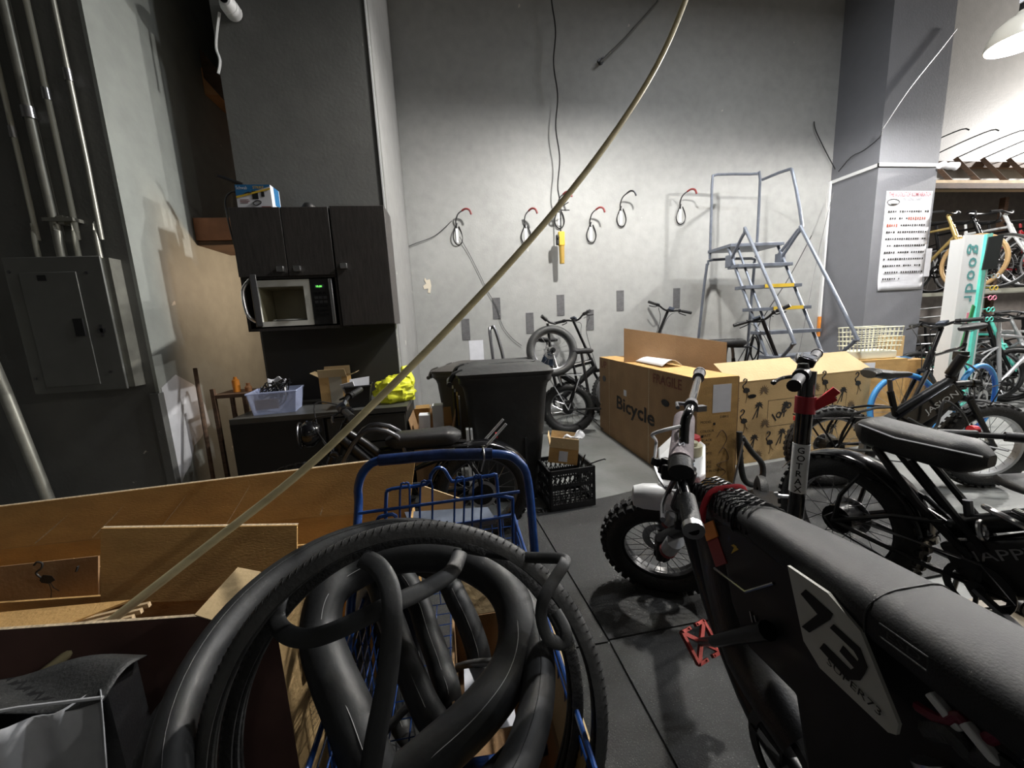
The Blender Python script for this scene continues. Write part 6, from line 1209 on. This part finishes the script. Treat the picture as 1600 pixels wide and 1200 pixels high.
nf=[V((-1.622,1.280,0.530)),V((-1.150,1.260,0.496)),V((-1.146,1.290,0.638)),V((-1.631,1.310,0.633))]
nf_=T.part('near_flap',MB().panel(*nf,.006),cardb,world=True,smooth=False)
fb=MB(); bird(fb,0,0,1.25); R_=Matrix.Translation(V((-1.274,1.262,0.596)))@Matrix.Scale(.50,4)
T.part('flamingo_print',MB().add([R_@v for v in fb.v],fb.f),ink,nf_,world=True,smooth=False)
T.part('tick_mark',MB().bar((-1.191,1.268,0.622),(-1.199,1.268,0.606),.006,.003),ink,nf_,world=True)
for i in range(5):
    single('wood_lath',['pale wooden lath lying in the open carton, nearest the camera','second pale wooden lath in the open carton','third pale wooden lath in the open carton','fourth pale wooden lath in the open carton','farthest pale wooden lath in the open carton'][i],'wood strip',MB().bar((-1.50,1.0+.012*i,.50+.006*i),(-.90+.010*i,1.01+.014*i,.572+.006*i),.010,.012),lwood,(-1.1,1.1+.015*i,.58),'laths lying in the foreground carton',smooth=False)
single('board_scrap','folded kraft board lying on the laths in the open carton','cardboard',MB().panel((-1.52,1.05,.575),(-1.06,1.03,.580),(-.93,1.10,.590),(-1.52,1.14,.590),.006),card,(-1.2,1.1,.62),smooth=False)
# clear film bundle at the bottom left corner
T=Thing('film_bundle','grey plastic-wrapped bundle at the bottom left corner','bundle',(-.78,.66,0))
A_=[V((-1.100,0.886,0.579)),V((-1.012,0.873,0.603)),V((-0.913,0.859,0.619))]
T.part('film',MB().grid(lambda u,v:(-.95+.28*u+.05*v*u,.70-.10*v+.018*math.sin(9*u+3*v)+.01*math.sin(23*u),.665-.55*v+.01*math.sin(7*u)),26,22),greyp,world=True,solid=.002)
T.part('top_sheet',MB().grid(lambda u,v:(-.95+.28*u,.70+.10*v,.666+.012*math.sin(6*u+4*v)),14,6),rubg,world=True,solid=.002)
T.part('fold',MB().tube([(-.95,.70,.672),(-.80,.70,.675),(-.67,.70,.668)],.003,6),silver,world=True)
T.part('core',MB().b2((-.94,.73,.0),(-.69,.80,.655)),blkp,world=True)
# ---------------------------------------------------------------- long diagonal rod
P=[V((-1.102,0.866,0.481)),V((-1.089,0.925,0.485)),V((-0.722,1.044,0.727)),V((-0.452,1.106,0.910)),V((-0.233,1.145,1.093)),V((0.036,1.197,1.334)),V((0.307,1.249,1.599)),V((0.546,1.306,1.865)),V((0.735,1.349,2.118)),V((0.881,1.409,2.382)),V((1.036,1.487,2.711))]
Q=[P[0]+(P[0]-P[1])*1.2]+P
rd=single('long_rod','long yellowish fibreglass rod bowing diagonally across the room from lower left','rod',MB().tube([Q[0]]+P+[P[-1]+(P[-1]-P[-2])*4],[.0115,.0112,.011,.0105,.010,.0095,.009],10,sm=5),bamboo,P[2])
